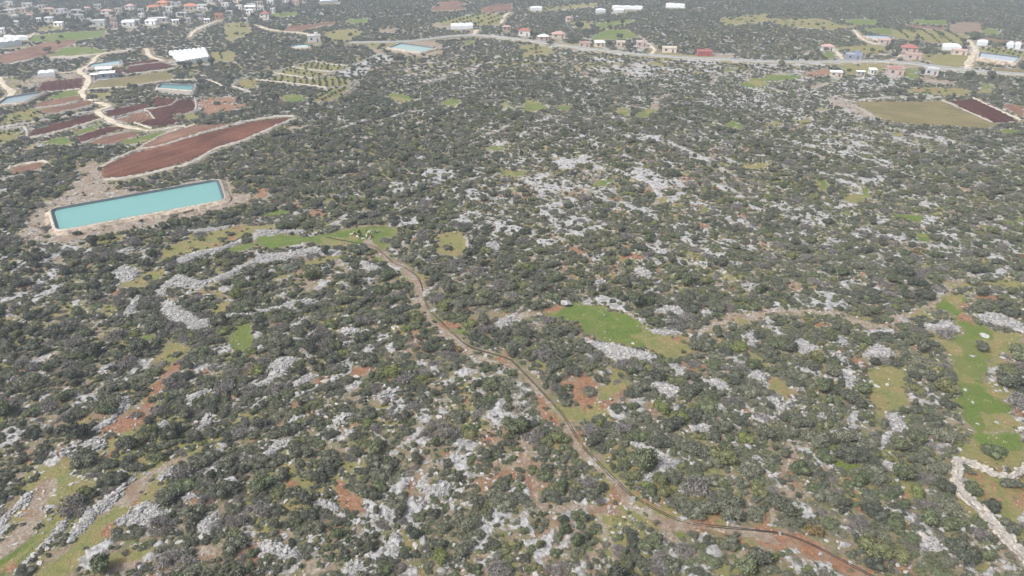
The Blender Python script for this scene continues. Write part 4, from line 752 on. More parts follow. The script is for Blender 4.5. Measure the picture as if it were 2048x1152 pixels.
# ------------------------------------------------------------------ buildings
def plaster(name, c): return simple(name, c, 0.08, 0.6, 0.85)
WALL = {'white': plaster('white_plaster', (0.55, 0.54, 0.525)), 'cream': plaster('cream_plaster', (0.54, 0.47, 0.38)), 'pink': plaster('pink_plaster', (0.42, 0.325, 0.29)), 'red': plaster('red_plaster', (0.32, 0.085, 0.075)), 'grey': plaster('grey_render', (0.40, 0.39, 0.39)),
        'blue': plaster('slate_blue_plaster', (0.20, 0.23, 0.31)), 'orange': plaster('orange_plaster', (0.52, 0.24, 0.13)), 'sheet': plaster('white_sheet', (0.80, 0.80, 0.81)), 'stone': plaster('buff_stone', (0.48, 0.41, 0.33))}
ROOF = {'red': simple('red_tile', (0.28, 0.115, 0.095), 0.2, 1.5), 'flat': simple('roof_screed', (0.55, 0.53, 0.51), 0.15, 0.5), 'pale': simple('pale_roof', (0.55, 0.54, 0.525), 0.1, 0.5), 'orange': simple('orange_tile', (0.40, 0.17, 0.11), 0.2, 1.5), 'sheet': simple('roof_sheet', (0.66, 0.67, 0.69), 0.06, 0.4, 0.5), 'grey': simple('grey_roof', (0.42, 0.43, 0.46), 0.12, 0.5), 'rose': simple('rose_tile', (0.37, 0.245, 0.215), 0.15, 1.2)}
M_GLASS, _t, _b = mat('window_glass'); _b.inputs['Base Color'].default_value = (0.045, 0.05, 0.06, 1); _b.inputs['Roughness'].default_value = 0.2; _b.inputs['Specular IOR Level'].default_value = 0.5
M_DOOR = simple('door_paint', (0.16, 0.10, 0.07), 0.2, 2); M_FRAME = simple('window_frame_paint', (0.55, 0.54, 0.525), 0.1, 2)
def house(name, px, py, wpx, hpx, lab, wall='white', roof='flat', rcol='flat', rot=0.0, aspect=0.8, group=None, cat='house', detail=True, stair=False, hmin=2.9):
    p = G(px, py); s = pxm(*p); wd = 0.85 * wpx / s; dp = wd * aspect; hh = max(hmin, 0.84 * hpx / s - 0.17 * dp - (0.2 * dp if roof == 'hip' else 0.5))
    face = math.atan2(-p[0], p[1]); ang = face * 0.6 + rot; ctr = p + np.array([p[0], p[1]]) / np.hypot(*p) * dp * 0.45
    base = float(hb(*ctr)); root = link(name, None, loc=(ctr[0], ctr[1], base)); root.rotation_euler = (0, 0, ang); tag(root, lab, cat, group)
    x, y = wd / 2, dp / 2; st = max(1, int(round(hh / 3.1))); fh = hh / st
    MB().box(-x, x, -y, y, -1.2, hh).build('wall', WALL[wall], root)
    if roof == 'flat':
        r = MB(); r.box(-x - 0.2, x + 0.2, -y - 0.2, y + 0.2, hh, hh + 0.22); q = r.build('roof', ROOF[rcol], root)
        b = MB(); e = 0.22
        for a in ((-x - .2, x + .2, -y - .2, -y - .2 + e), (-x - .2, x + .2, y + .2 - e, y + .2), (-x - .2, -x - .2 + e, -y - .2 + e, y + .2 - e), (x + .2 - e, x + .2, -y - .2 + e, y + .2 - e)): b.box(*a, hh + 0.22, hh + 0.75)
        b.build('parapet', WALL[wall], q)
        if stair: MB().box(x * 0.1, x * 0.62, -y * 0.2, y * 0.6, hh + 0.22, hh + 2.3).build('stair_head', WALL[wall], root)
    elif roof == 'hip':
        o_ = 0.5; rh = min(wd, dp) * 0.26; k = max(0.0, x - y) * 0.9 if wd > dp else 0.0; ky = max(0.0, y - x) * 0.9
        V = [(-x - o_, -y - o_, hh), (x + o_, -y - o_, hh), (x + o_, y + o_, hh), (-x - o_, y + o_, hh), (-k - .3, -ky, hh + rh), (k + .3, ky, hh + rh)]
        MB().add(V, [(0, 1, 5, 4), (1, 2, 5), (2, 3, 4, 5), (3, 0, 4), (3, 2, 1, 0)]).build('roof', ROOF[rcol], root)
    elif roof == 'gable':
        o_ = 0.3; rh = dp * 0.2; V = [(-x - o_, -y - o_, hh), (x + o_, -y - o_, hh), (x + o_, y + o_, hh), (-x - o_, y + o_, hh), (-x - o_, 0, hh + rh), (x + o_, 0, hh + rh)]
        MB().add(V, [(0, 1, 5, 4), (2, 3, 4, 5), (0, 4, 3), (1, 2, 5), (3, 2, 1, 0)]).build('roof', ROOF[rcol], root)
    elif roof == 'shed':
        MB().add([(-x - .3, -y - .3, hh), (x + .3, -y - .3, hh), (x + .3, y + .3, hh + dp * 0.14), (-x - .3, y + .3, hh + dp * 0.14), (-x - .3, -y - .3, hh + .15), (x + .3, -y - .3, hh + .15), (x + .3, y + .3, hh + dp * 0.14 + .15), (-x - .3, y + .3, hh + dp * 0.14 + .15)],
                 [(0, 3, 2, 1), (4, 5, 6, 7), (0, 1, 5, 4), (2, 3, 7, 6), (0, 4, 7, 3), (1, 2, 6, 5)]).build('roof', ROOF[rcol], root)
    n = max(2, int(wd / 3.6)); ww, wh = min(1.5, wd / n * 0.42), min(1.4, fh * 0.45)
    for f in range(st):
        for i in range(n):
            cx = -x + wd * (i + 0.5) / n; z = f * fh + fh * 0.36
            if f == 0 and i == n // 2:
                MB().box(cx - 0.55, cx + 0.55, -y - 0.06, -y + 0.1, 0, min(2.2, fh * 0.75)).build('door', M_DOOR, root); continue
            wnd = MB(); wnd.box(cx - ww / 2 - .08, cx + ww / 2 + .08, -y - .05, -y + .1, z - .08, z + wh + .08)
            w_ = wnd.build('window', M_FRAME, root)
            if detail: MB().box(cx - ww / 2, cx + ww / 2, -y - .08, -y + .08, z, z + wh).build('pane', M_GLASS, w_)
            else: w_.data.materials[0] = M_GLASS
        if detail:
            m_ = max(1, int(dp / 4.5))
            for sd in (-1, 1):
                for i in range(m_):
                    cy_ = -y + dp * (i + 0.5) / m_; z = f * fh + fh * 0.36
                    w_ = MB().box(sd * x - .05, sd * x + .05, cy_ - ww / 2 - .08, cy_ + ww / 2 + .08, z - .08, z + wh + .08).build('window', M_FRAME, root)
                    MB().box(sd * x - .08, sd * x + .08, cy_ - ww / 2, cy_ + ww / 2, z, z + wh).build('pane', M_GLASS, w_)
    if st > 1 and detail:
        MB().box(-x * 0.9, x * 0.1, -y - 1.3, -y + .05, fh - .12, fh + .08).build('balcony', WALL[wall], root)
    PADS.append((ctr[0], ctr[1], max(wd, dp) * 0.72)); u = p / np.hypot(*p); PADS.append((p[0] - u[0] * 7, p[1] - u[1] * 7, wd * 0.45)); PADS.append((p[0] - u[0] * 13, p[1] - u[1] * 13, wd * 0.33))
    return root
def greenhouse(P, spans, hgt, lab, cat='greenhouse', ridge_along=0):
    P = np.array(P); c = P.mean(0); base = float(np.mean(hb(P[:, 0], P[:, 1]))); root = link('greenhouse', None, loc=(c[0], c[1], base)); tag(root, lab, cat)
    a, b, d_, e = [np.array([*(P[i] - c)]) for i in range(4)]                     # a-b front edge, e-d back edge
    for k in range(spans):
        m = MB(); t0, t1 = k / spans, (k + 1) / spans; seg = 7; V = []
        for q in range(seg + 1):
            f = q / seg; t = t0 + (t1 - t0) * f; z = hgt * (0.8 + 0.2 * math.sin(math.pi * f))
            p0 = a + (b - a) * t; p1 = e + (d_ - e) * t; V += [(*p0, z), (*p1, z), (*p0, -0.6), (*p1, -0.6)]
        Fc = []
        for q in range(seg):
            i = q * 4; Fc += [(i, i + 4, i + 5, i + 1), (i + 2, i + 6, i + 4, i), (i + 1, i + 5, i + 7, i + 3)]
        if k == 0: Fc.append((0, 1, 3, 2))
        if k == spans - 1: i = seg * 4; Fc.append((i, i + 2, i + 3, i + 1))
        m.add(V, Fc).build('film_span', M_FILM, root)
    for k in range(spans + 1):
        g = MB()
        p0 = a + (b - a) * (k / spans); p1 = e + (d_ - e) * (k / spans); u = (b - a) / np.linalg.norm(b - a) * 0.14; z = hgt * 0.81
        g.add([(*(p0 - u), z), (*(p0 + u), z), (*(p1 + u), z), (*(p1 - u), z), (*(p0 - u), z + .1), (*(p0 + u), z + .1), (*(p1 + u), z + .1), (*(p1 - u), z + .1)], [(4, 5, 6, 7), (0, 1, 5, 4), (2, 3, 7, 6), (0, 4, 7, 3), (1, 2, 6, 5)])
        g.build('gutter', WALL['grey'], root)
    HARD.append(P); r = max(np.linalg.norm(P - c, axis=1)); u = c / np.hypot(*c); PADS.append((c[0] - u[0] * 6, c[1] - u[1] * 6, r * 0.7))
M_FILM = simple('greenhouse_film', (0.60, 0.615, 0.635), 0.05, 0.15, 0.35)
def ghq(*f): return poly(0, f)
greenhouse(ghq(372,131,421,122.5,412,103.5,339,112), 8, 3.4, 'big white multi span greenhouse beside the row of dark trees')
greenhouse(ghq(77,155,111,153,110,147.5,80,149), 2, 2.6, 'long low white greenhouse above a dark red plot')
greenhouse(ghq(1225,18.7,1285,19,1284,16,1224,15.5), 3, 2.6, 'widest white greenhouse tunnel among far scrub')
greenhouse(ghq(1331,15,1370,15,1369,11.5,1332,11), 2, 2.6, 'white greenhouse tunnel alone in far scrub')
greenhouse(ghq(1226,26,1247,25,1248,22,1229,22.5), 1, 2.6, 'short white greenhouse tunnel below the widest one')
greenhouse(ghq(1191,25,1211,24.5,1210,22,1192,22), 1, 2.6, 'small white greenhouse tunnel above the green meadow')
greenhouse(ghq(902,58.5,946,57,945,51,902,52), 3, 2.6, 'white greenhouse beside the orchard along the main road')
greenhouse(ghq(1060,21,1084,21,1084,17,1061,17), 1, 2.6, 'small white greenhouse beside the upper farm track')
greenhouse(ghq(1884,100,1922,101,1916,94,1883,93), 1, 2.6, 'narrow white greenhouse between grey green orchards')
greenhouse(ghq(0,96,44,90,44,83,0,88), 3, 4.0, 'pale blue greenhouse at the foot of the village fields')
greenhouse(ghq(9,81,57,80,57,77,9,77), 2, 2.6, 'thin white greenhouse below the village meadow')
greenhouse(ghq(640,7,676,4,676,1,640,3), 2, 2.6, 'white greenhouse on the far edge of the village')
greenhouse(ghq(1953,91.5,1974,91.5,1974,86,1953,86), 1, 2.6, 'white greenhouse next to the dark hedge by the sandy track')
greenhouse(ghq(2011,98,2026,98,2026,92,2011,91.5), 1, 3.4, 'white cube like greenhouse above the striped orchard')
greenhouse(ghq(2028,99,2040,99,2040,93,2028,93), 1, 3.4, 'small white greenhouse last of the row above the striped orchard')
GR = 'roadside houses'
house('house', 629, 84, 28, 18, 'plain white two storey house standing alone in dense scrub', 'white', 'flat', 'pale', 0.15, 0.75, stair=True)
house('house', 1049, 72, 27, 19, 'white two storey house with a red roof by the road bend', 'white', 'hip', 'red', -0.1, 0.7)
house('house', 1013, 61, 18, 13, 'pink house with a flat roof behind the road bend', 'pink', 'hip', 'rose', 0.1, 0.7)
house('house', 1087, 81, 24, 13, 'low dark red house with a pale roof along the road', 'pink', 'hip', 'pale', 0.12, 0.8)
house('house', 1117, 76, 30, 14, 'wide cream house with a rose tiled roof beside a bushy garden', 'cream', 'hip', 'rose', 0.1, 0.7)
house('house', 1169, 95, 26, 13, 'pink house with a columned porch facing the road', 'pink', 'flat', 'red', -0.08, 0.7)
house('house', 1199, 94, 22, 14, 'bright cream house with a sloping white roof by the meadow', 'cream', 'shed', 'pale', 0.2, 0.9)
house('house', 1241, 93, 20, 9, 'low buff stone house half hidden by dark bushes', 'stone', 'flat', 'flat', 0.0, 0.8)
house('house', 1283, 93, 24, 12, 'pinkish house with a stair head at the forked sandy drive', 'pink', 'flat', 'pale', 0.05, 0.8, stair=True)
house('house', 1338, 105, 32, 10, 'long cream house with a dark red end wall', 'cream', 'flat', 'pale', 0.0, 0.5)
house('house', 1408, 112, 34, 12.5, 'bright red house with white window bays beside the road', 'red', 'flat', 'rose', 0.05, 0.55)
house('house', 1654, 102, 27, 14, 'white house with a rose coloured roof above the lime green lawn', 'white', 'hip', 'rose', 0.08, 0.7)
house('house', 1706, 119, 34, 14, 'slate blue house with a grey roof and blue roof tank', 'blue', 'flat', 'grey', -0.05, 0.6, stair=True)
house('house', 1767, 88, 25, 9, 'low pink house below the pale blue pond', 'pink', 'gable', 'rose', 0.05, 0.6)
house('house', 1817, 104, 33, 18, 'large house with a crimson tiled roof behind garden trees', 'pink', 'hip', 'red', 0.08, 0.8)
house('house', 1825, 119, 32, 8, 'long low pink building without upper floor above the road', 'pink', 'flat', 'rose', 0.05, 0.45)
house('house', 1788, 150, 33, 21, 'big brick red house with a cream porch below the road', 'pink', 'flat', 'red', 0.06, 0.9)
house('house', 1860, 150, 28, 19, 'unfinished grey concrete house on a dug up plot', 'grey', 'flat', 'grey', 0.0, 0.9)
house('house', 1917, 110, 30, 9, 'low buff house beside the wide sandy track', 'stone', 'gable', 'rose', 0.1, 0.5)
house('shed', 1671, 153, 26, 5, 'long white roofed shed below a red earth bank', 'stone', 'shed', 'sheet', 0.05, 0.5, cat='shed', hmin=2.4)
house('shed', 1744, 149, 15, 11, 'white shed with a steep pale roof on rocky ground', 'white', 'shed', 'sheet', 0.2, 1.0, cat='shed', hmin=2.6)
house('shed', 1720, 151, 18, 4, 'thin white shed beside the steep roofed one', 'grey', 'shed', 'sheet', 0.15, 0.4, cat='shed', hmin=2.2)
house('shed', 210, 148, 32, 11, 'white roofed shed standing behind its twin by the pale pond', 'white', 'shed', 'sheet', 0.05, 0.5, cat='shed')
house('shed', 217, 157, 32, 9, 'white roofed shed with an open blue front beside the stubble plot', 'blue', 'shed', 'sheet', 0.05, 0.5, cat='shed')
house('shed', 190, 158, 14, 8, 'small flat shed at the end of the white roofed pair', 'grey', 'shed', 'sheet', 0.05, 0.8, cat='shed', hmin=2.4)
house('house', 1138, 42, 14, 6, 'tiny rose roofed hut in scrub above the road houses', 'cream', 'hip', 'rose', 0.2, 0.8)
# the village on the slope: (x, foot y, width, height px, wall, roof, roof colour)
VIL = [(199,52,29,17,'white','flat','pale'),(228,46,12,14,'cream','flat','pale'),(258,52,26,6,'sheet','shed','sheet'),(100,43,17,5,'white','shed','grey'),(79,44,9,4,'sheet','shed','sheet'),(119,53,18,4,'sheet','shed','sheet'),(124,26,22,9,'grey','flat','grey'),(99,24,22,7,'cream','hip','rose'),(159,38,18,7,'white','flat','grey'),(155,27,20,7,'white','flat','pale'),
(216,28,24,8,'white','hip','rose'),(238,24,14,8,'cream','flat','pale'),(5,65,12,10,'sheet','shed','sheet'),(35,50,8,3,'white','shed','sheet'),(22,27,22,8,'white','flat','pale'),(44,24,20,7,'cream','flat','flat'),(66,22,18,7,'white','flat','pale'),(8,22,16,6,'cream','hip','rose'),(84,18,14,6,'white','flat','flat'),
(383,20,28,18,'cream','hip','orange'),(407,21,24,16,'white','flat','pale'),(424,14,18,9,'cream','flat','pale'),(439,38,18,14,'orange','flat','pale'),(316,45,38,9,'white','flat','pale'),(268,49,26,6,'white','flat','pale'),(304,49,24,5,'sheet','shed','sheet'),(352,48,14,4,'sheet','shed','sheet'),(307,20,24,6,'cream','hip','orange'),(328,11,24,6,'orange','hip','orange'),(352,11,22,6,'white','flat','pale'),
(365,34,22,8,'white','flat','pale'),(337,33,18,7,'grey','flat','grey'),(452,13,16,8,'white','flat','pale'),(476,5,18,6,'cream','flat','pale'),(503,15,18,9,'white','flat','pale'),(501,20,24,4,'white','shed','sheet'),(531,34,20,14,'white','hip','red'),(547,24,10,6,'white','flat','flat'),(593,8,14,7,'pink','flat','rose'),(572,4,14,5,'white','flat','pale'),(610,5,10,5,'cream','hip','orange'),
(418,3,18,5,'white','flat','pale'),(440,3,14,5,'white','flat','pale'),(283,26,12,6,'white','flat','pale'),(262,18,20,6,'white','hip','rose'),(376,45,16,5,'grey','flat','flat'),(400,36,14,5,'grey','flat','grey'),(500,27,14,4,'sheet','shed','sheet'),(492,45,10,5,'white','flat','pale'),(230,55,14,4,'pink','flat','rose'),(180,45,8,5,'white','flat','pale'),(136,32,14,5,'white','flat','pale'),(56,14,20,4,'white','flat','pale'),(20,10,16,5,'white','flat','flat'),(2,14,14,6,'grey','flat','pale'),(174,22,16,5,'cream','hip','rose'),(196,16,14,5,'white','flat','pale'),
(542,8,14,6,'white','flat','pale'),(520,10,12,6,'cream','flat','pale'),(522,20,14,6,'white','flat','flat'),(285,35,12,5,'white','flat','pale'),(340,21,14,5,'white','flat','pale'),(460,30,14,6,'white','flat','grey'),(415,46,12,4,'white','shed','sheet'),(480,18,14,6,'white','flat','pale'),(32,38,14,5,'white','flat','pale'),(60,36,12,5,'cream','hip','rose')]
WN = {'white': 'white', 'cream': 'cream', 'pink': 'pink', 'grey': 'grey', 'orange': 'orange', 'sheet': 'white metal', 'blue': 'blue'}
RN = {('flat', 'pale'): 'pale flat roof', ('flat', 'flat'): 'grey flat roof', ('flat', 'grey'): 'dark grey flat roof', ('flat', 'rose'): 'rose flat roof', ('hip', 'rose'): 'rose tiled roof', ('hip', 'orange'): 'orange tiled roof', ('hip', 'red'): 'red tiled roof', ('shed', 'sheet'): 'white sloping sheet roof', ('shed', 'grey'): 'grey sloping roof'}
rgv = random.Random(11)
for (x, y, wpx, hpx, wl, rf, rc) in VIL:
    size = 'large' if hpx >= 14 else ('low' if hpx <= 5 else 'mid sized'); kind = 'shed' if rf == 'shed' else 'house'
    house(kind, x, y, wpx, hpx * 0.95, f'{size} {WN[wl]} village {kind} with {RN[(rf, rc)]} on the far slope', wl, rf, rc, rgv.uniform(-0.3, 0.3), rgv.uniform(0.55, 0.9), group='buildings of the far village', cat=kind, detail=hpx >= 13)

# ------------------------------------------------------------------ goats
def goat_mesh(seed, graze):
    """one skin over a skeleton of edges: trunk, neck, head, ears, horns, legs with hocks, tail"""
    rg = random.Random(seed); me = bpy.data.meshes.new('goat'); V = []; E = []; Rd = []
    def v(x, y, z, r): V.append((x, y, z)); Rd.append(r); return len(V) - 1
    def chain(ids): E.extend((ids[i], ids[i + 1]) for i in range(len(ids) - 1))
    pel = v(-0.36, 0, 0.60, 0.13); bel = v(-0.08, 0, 0.57, 0.155); che = v(0.22, 0, 0.58, 0.15); wit = v(0.34, 0, 0.66, 0.10); chain([pel, bel, che, wit])
    if graze: nk = v(0.52, 0, 0.50, 0.06); hd = v(0.62, 0, 0.28, 0.065); mz = v(0.70, 0, 0.10, 0.04)
    else: nk = v(0.46, 0, 0.84, 0.06); hd = v(0.54, 0, 0.98, 0.065); mz = v(0.72, 0, 0.90, 0.04)
    chain([wit, nk, hd, mz])
    for s in (-1, 1):
        h = V[hd]; e = v(h[0] - 0.02, s * 0.15, h[2] + 0.02, 0.02); chain([hd, e])
        hn = v(h[0] - 0.05, s * 0.05, h[2] + 0.11, 0.018); ht = v(h[0] - 0.16, s * 0.07, h[2] + 0.17, 0.01); chain([hd, hn, ht])
        a = rg.uniform(-0.05, 0.05); chain([che, v(0.26, s * 0.10, 0.42, 0.055), v(0.27 + a, s * 0.10, 0.24, 0.033), v(0.26 + a, s * 0.10, 0.03, 0.028)])
        a = rg.uniform(-0.06, 0.06); chain([pel, v(-0.32, s * 0.10, 0.43, 0.07), v(-0.44 + a, s * 0.10, 0.25, 0.035), v(-0.40 + a, s * 0.10, 0.03, 0.028)])
    chain([pel, v(-0.50, 0, 0.66, 0.03), v(-0.55, 0, 0.72, 0.02)])
    me.from_pydata(V, E, []); o = bpy.data.objects.new('goat', me); COL.objects.link(o); md = o.modifiers.new('skin', 'SKIN'); md.use_smooth_shade = True
    if not me.skin_vertices: me.skin_vertices.new()
    for i, sv in enumerate(me.skin_vertices[0].data): sv.radius = (Rd[i], Rd[i]); sv.use_root = (i == 0)
    o.modifiers.new('sub', 'SUBSURF').levels = 1; bpy.context.view_layer.update()
    dg = bpy.context.evaluated_depsgraph_get(); m2 = bpy.data.meshes.new_from_object(o.evaluated_get(dg)); bpy.data.objects.remove(o); return m2
def coat(name, c1, c2, th):
    m, t, b = mat(name); co = coords(t); f = noise(t, co, 1.6, 2); t.links.new(ramp(t, f, [(th, c1), (th + 0.04, c2)]), b.inputs['Base Color']); return m
BLK, WHT, BRN, GRY = (0.018, 0.016, 0.016), (0.52, 0.48, 0.41), (0.14, 0.07, 0.035), (0.30, 0.28, 0.26)
COAT = {'black': coat('black_coat', BLK, (0.03, 0.026, 0.024), 0.5), 'white': coat('white_coat', WHT, (0.5, 0.47, 0.40), 0.5), 'pied': coat('pied_coat', BLK, WHT, 0.54), 'brown': coat('brown_coat', BRN, (0.2, 0.11, 0.06), 0.5), 'grey': coat('grey_coat', GRY, (0.42, 0.40, 0.37), 0.5)}
goats = [(720,572,'pied',2.6),(640,606,'white',0.4),(845,520,'black',1.2),(850,562,'black',-0.2),(1160,508,'grey',0.3),(1080,518,'black',2.0),(1140,552,'white',0.1),(1345,548,'pied',0.2),(1400,502,'grey',0.5),(812,682,'white',2.3),(858,665,'black',0.6),(925,642,'pied',-0.8),(1000,682,'black',1.5),(1066,665,'white',1.7),(1180,628,'pied',2.5),(1168,662,'brown',0.2),(1160,716,'white',1.1),(970,738,'white',0.2)]
GM = {}
for i, (zx, zy, ct, rz) in enumerate(goats):
    key = (i % 3, ct)
    if key not in GM:
        me = goat_mesh(i % 3 + 1, i % 3 != 1); me.materials.clear(); me.materials.append(COAT[ct]); GM[key] = me
    p = G(660 + zx / 14.59, 430 + zy / 14.59); o = link('goat', GM[key], None, None, (p[0], p[1], float(hb(*p)) + 0.01)); o.rotation_euler = (0, 0, rz); sc = 1.12 if i % 4 else 1.0; o.scale = (sc, sc, sc)
    pose = 'standing with its head up' if i % 3 == 1 else 'grazing with its head down'
    tag(o, {'pied': 'black and white pied goat', 'white': 'whitish goat', 'black': 'black goat', 'brown': 'brown goat', 'grey': 'grey goat'}[ct] + f' {pose} on the green clearing', 'goat', 'goats grazing on the clearing')
# ------------------------------------------------------------------ shrubs
def foliage(seed, lobes=7, leaves=950, leaf=0.10, tall=0.85, spread=0.62, thin=1.0, core=True, lean=0.55):
    rg = np.random.default_rng(seed); V = []; Fc = []
    cs = []
    for k in range(lobes):
        a = rg.uniform(0, 2 * math.pi); d = spread * math.sqrt(rg.uniform(0, 1)); r = rg.uniform(0.30, 0.46) * (1.15 - 0.4 * d)
        cs.append((d * math.cos(a), d * math.sin(a), tall * rg.uniform(0.28, 0.62) * (1.1 - 0.55 * d), r, r * rg.uniform(0.75, 1.0) * tall))
    cs = np.array(cs)
    if core:
        import bmesh
        for (x, y, z, r, rz) in cs:
            bm = bmesh.new(); bmesh.ops.create_icosphere(bm, subdivisions=1, radius=1.0); n = len(V)
            for v in bm.verts: V.append((x + v.co.x * r * 0.78, y + v.co.y * r * 0.78, max(0.0, z + v.co.z * rz * 0.78)))
            for f in bm.faces: Fc.append(tuple(n + v.index for v in f.verts))
            bm.free()
    per = leaves // lobes
    for li, (x, y, z, r, rz) in enumerate(cs):
        d = rg.normal(size=(per, 3)); d[:, 2] = np.abs(d[:, 2]) * 0.9 - 0.35 * rg.random(per); d /= np.linalg.norm(d, axis=1)[:, None]
        rad = 1 - 0.38 * rg.random(per) ** 2 + 0.12 * rg.random(per)
        clump = 0.72 + 0.52 * vn(d[:, 0] * 2.3 + li * 9 + d[:, 2], d[:, 1] * 2.3 - d[:, 2], seed)
        P = np.stack([x + d[:, 0] * r * rad * clump, y + d[:, 1] * r * rad * clump, z + d[:, 2] * rz * rad * clump], 1)
        for i in range(per):
            p = P[i]
            if p[2] < 0.01: p[2] = 0.01 + 0.03 * rg.random()
            nrm = d[i] * lean + rg.normal(size=3) * 0.42; nrm /= np.linalg.norm(nrm); t = np.cross(nrm, rg.normal(size=3)); t /= np.linalg.norm(t) + 1e-9; b = np.cross(nrm, t)
            s = leaf * rg.uniform(0.55, 1.25); n = len(V); tl = t * s; bl = b * s * (0.55 * thin) ; bend = nrm * s * 0.25
            V += [tuple(p - tl), tuple(p + bl - bend), tuple(p + tl), tuple(p - bl - bend)]; Fc.append((n, n + 1, n + 2, n + 3))
    return V, Fc
def stems(seed, n=4, tall=0.5, r=0.05):
    rg = random.Random(seed); m = MB()
    for k in range(n):
        a = rg.uniform(0, 6.28); d = rg.uniform(0.2, 0.5); pts = [(0.06 * math.cos(a), 0.06 * math.sin(a), -0.12), (d * 0.5 * math.cos(a + .2), d * 0.5 * math.sin(a + .2), tall * 0.5), (d * math.cos(a), d * math.sin(a), tall)]
        V = []
        for q, (x, y, z) in enumerate(pts):
            rr = r * (1 - 0.35 * q)
            for s in range(5): V.append((x + rr * math.cos(s * 1.2566), y + rr * math.sin(s * 1.2566), z))
        m.add(V, [(q * 5 + s, q * 5 + (s + 1) % 5, (q + 1) * 5 + (s + 1) % 5, (q + 1) * 5 + s) for q in range(2) for s in range(5)])
    return meshof('stems', m.V, m.F)
KIND = [  # name, material, variants, label, category, group
 ('evergreen_shrub', 0, [dict(lobes=9, leaves=1900, leaf=0.068), dict(lobes=7, leaves=1700, leaf=0.072, tall=1.0), dict(lobes=11, leaves=2000, leaf=0.065, tall=0.7, spread=0.72), dict(lobes=6, leaves=1500, leaf=0.076, tall=1.1, spread=0.5), dict(lobes=8, leaves=1800, leaf=0.068, tall=0.8)], 'dense dark grey green evergreen shrub growing out of stony ground'),
 ('olive_green_shrub', 1, [dict(lobes=7, leaves=1500, leaf=0.073, tall=1.0), dict(lobes=9, leaves=1700, leaf=0.068)], 'yellowish olive green shrub standing among darker bushes'),
 ('bare_twig_shrub', 2, [dict(lobes=8, leaves=1150, leaf=0.13, thin=0.28, core=False, lean=0.1, tall=0.8), dict(lobes=10, leaves=1300, leaf=0.12, thin=0.28, core=False, lean=0.1, tall=0.65, spread=0.7)], 'leafless grey brown twiggy shrub among evergreen bushes'),
 ('withered_shrub', 3, [dict(lobes=7, leaves=1000, leaf=0.09, tall=0.85)], 'withered rust brown shrub with dry leaves'),
 ('dwarf_herb', 4, [dict(lobes=4, leaves=320, leaf=0.15, tall=0.6), dict(lobes=5, leaves=360, leaf=0.15, tall=0.5, spread=0.7)], 'low grey green herb tussock on stony ground'),
 ('grove_tree_crown', 5, [dict(lobes=6, leaves=700, leaf=0.11, tall=1.15, spread=0.45)], '')]
PROTO = []                                                    # (kind, mesh)
for k, (nm, mi, vs_, lab) in enumerate(KIND):
    for j, kw in enumerate(vs_):
        V, Fc = foliage(100 + 17 * k + j, **kw); me = meshof('foliage', V, Fc); me.materials.append(M_LEAF[mi]); PROTO.append((k, me))
STEMS = [stems(s) for s in range(4)]
for me in STEMS: me.materials.append(M_BARK)
PK = {k: [i for i, (kk, _) in enumerate(PROTO) if kk == k] for k in range(6)}

def in_view(x, y, m=1.10):                                   # keep to the ground the lens can see, with a margin
    dz = y * _c + H * _s; return (np.abs(x) / dz < 1024 / F * m + 0.02) & (y > 42) & (y < 1250)
def scatter(n, rng, r0, r1, ymin=42, ymax=1250, p=0.0):
    # even by area over the wedge
    u = rng.random(n); y = np.sqrt(ymin ** 2 + u * (ymax ** 2 - ymin ** 2)); lim = (y * _c + H * _s) * (1024 / F * 1.10 + 0.02); x = rng.uniform(-1, 1, n) * lim
    return x, y, np.exp(rng.uniform(math.log(r0), math.log(r1), n))
rng = np.random.default_rng(7)
def shrub_field():
    sets = []
    for n, r0, r1, thr, y0, ym in ((17000, 1.6, 2.9, 0.435, 42, 420), (84000, 0.85, 1.65, 0.385, 42, 420), (60000, 0.5, 1.0, 0.365, 42, 330), (120000, 1.3, 2.5, 0.385, 420, 1000)):
        x, y, r = scatter(n, rng, r0, r1, y0, ym); far = np.clip((y - 300) / 400, 0, 1)
        cv = 0.34 * fbm(x / 4.5, y / 4.5, 131, 2) + 0.38 * (1 - ribs(x, y)) + 0.28 * fbm(x / 24, y / 24, 135, 2) - 0.11 * openness(x, y) + 0.08 * far
        ok = cv > thr + rng.normal(size=n) * 0.035
        x, y, r = x[ok], y[ok], r[ok]; r = r * np.clip(1 - 0.45 * openness(x, y), 0.55, 1.1) * (1 - 0.16 * sstep(150, 260, y)); rnd = rng.random(len(x))
        hgt = 0.9 * r; k = H / (H - hgt * 0.8)
        b = blocked(x, y); b = np.maximum(b, blocked(x * k, y * k, False)); g = rnd > b; x, y, r, rnd, hgt = x[g], y[g], r[g], rnd[g], hgt[g]
        b = np.maximum(blocked(x + 0.6 * r, y), blocked(x - 0.6 * r, y)); k2 = H / (H - hgt * 0.4); b = np.maximum(b, blocked(x * k2, y * k2, True) * (y > 150))
        ok = rnd > b; sets.append((x[ok], y[ok], r[ok]))
    X = np.concatenate([s[0] for s in sets]); Y = np.concatenate([s[1] for s in sets]); Rr = np.concatenate([s[2] for s in sets])
    cell = 3.0; grid = {}; keep = []
    for i in range(len(X)):
        cx, cy_ = int(X[i] // cell), int(Y[i] // cell); ri = Rr[i]; good = True
        for a in (-1, 0, 1):
            for b in (-1, 0, 1):
                for j in grid.get((cx + a, cy_ + b), ()):
                    if (X[i] - X[j]) ** 2 + (Y[i] - Y[j]) ** 2 < ((0.56 if Y[i] < 150 else (0.70 if Y[i] < 430 else 0.64)) * (ri + Rr[j])) ** 2: good = False; break
                if not good: break
            if not good: break
        if good: grid.setdefault((cx, cy_), []).append(i); keep.append(i)
    return X[keep], Y[keep], Rr[keep]
SX, SY, SR = shrub_field()
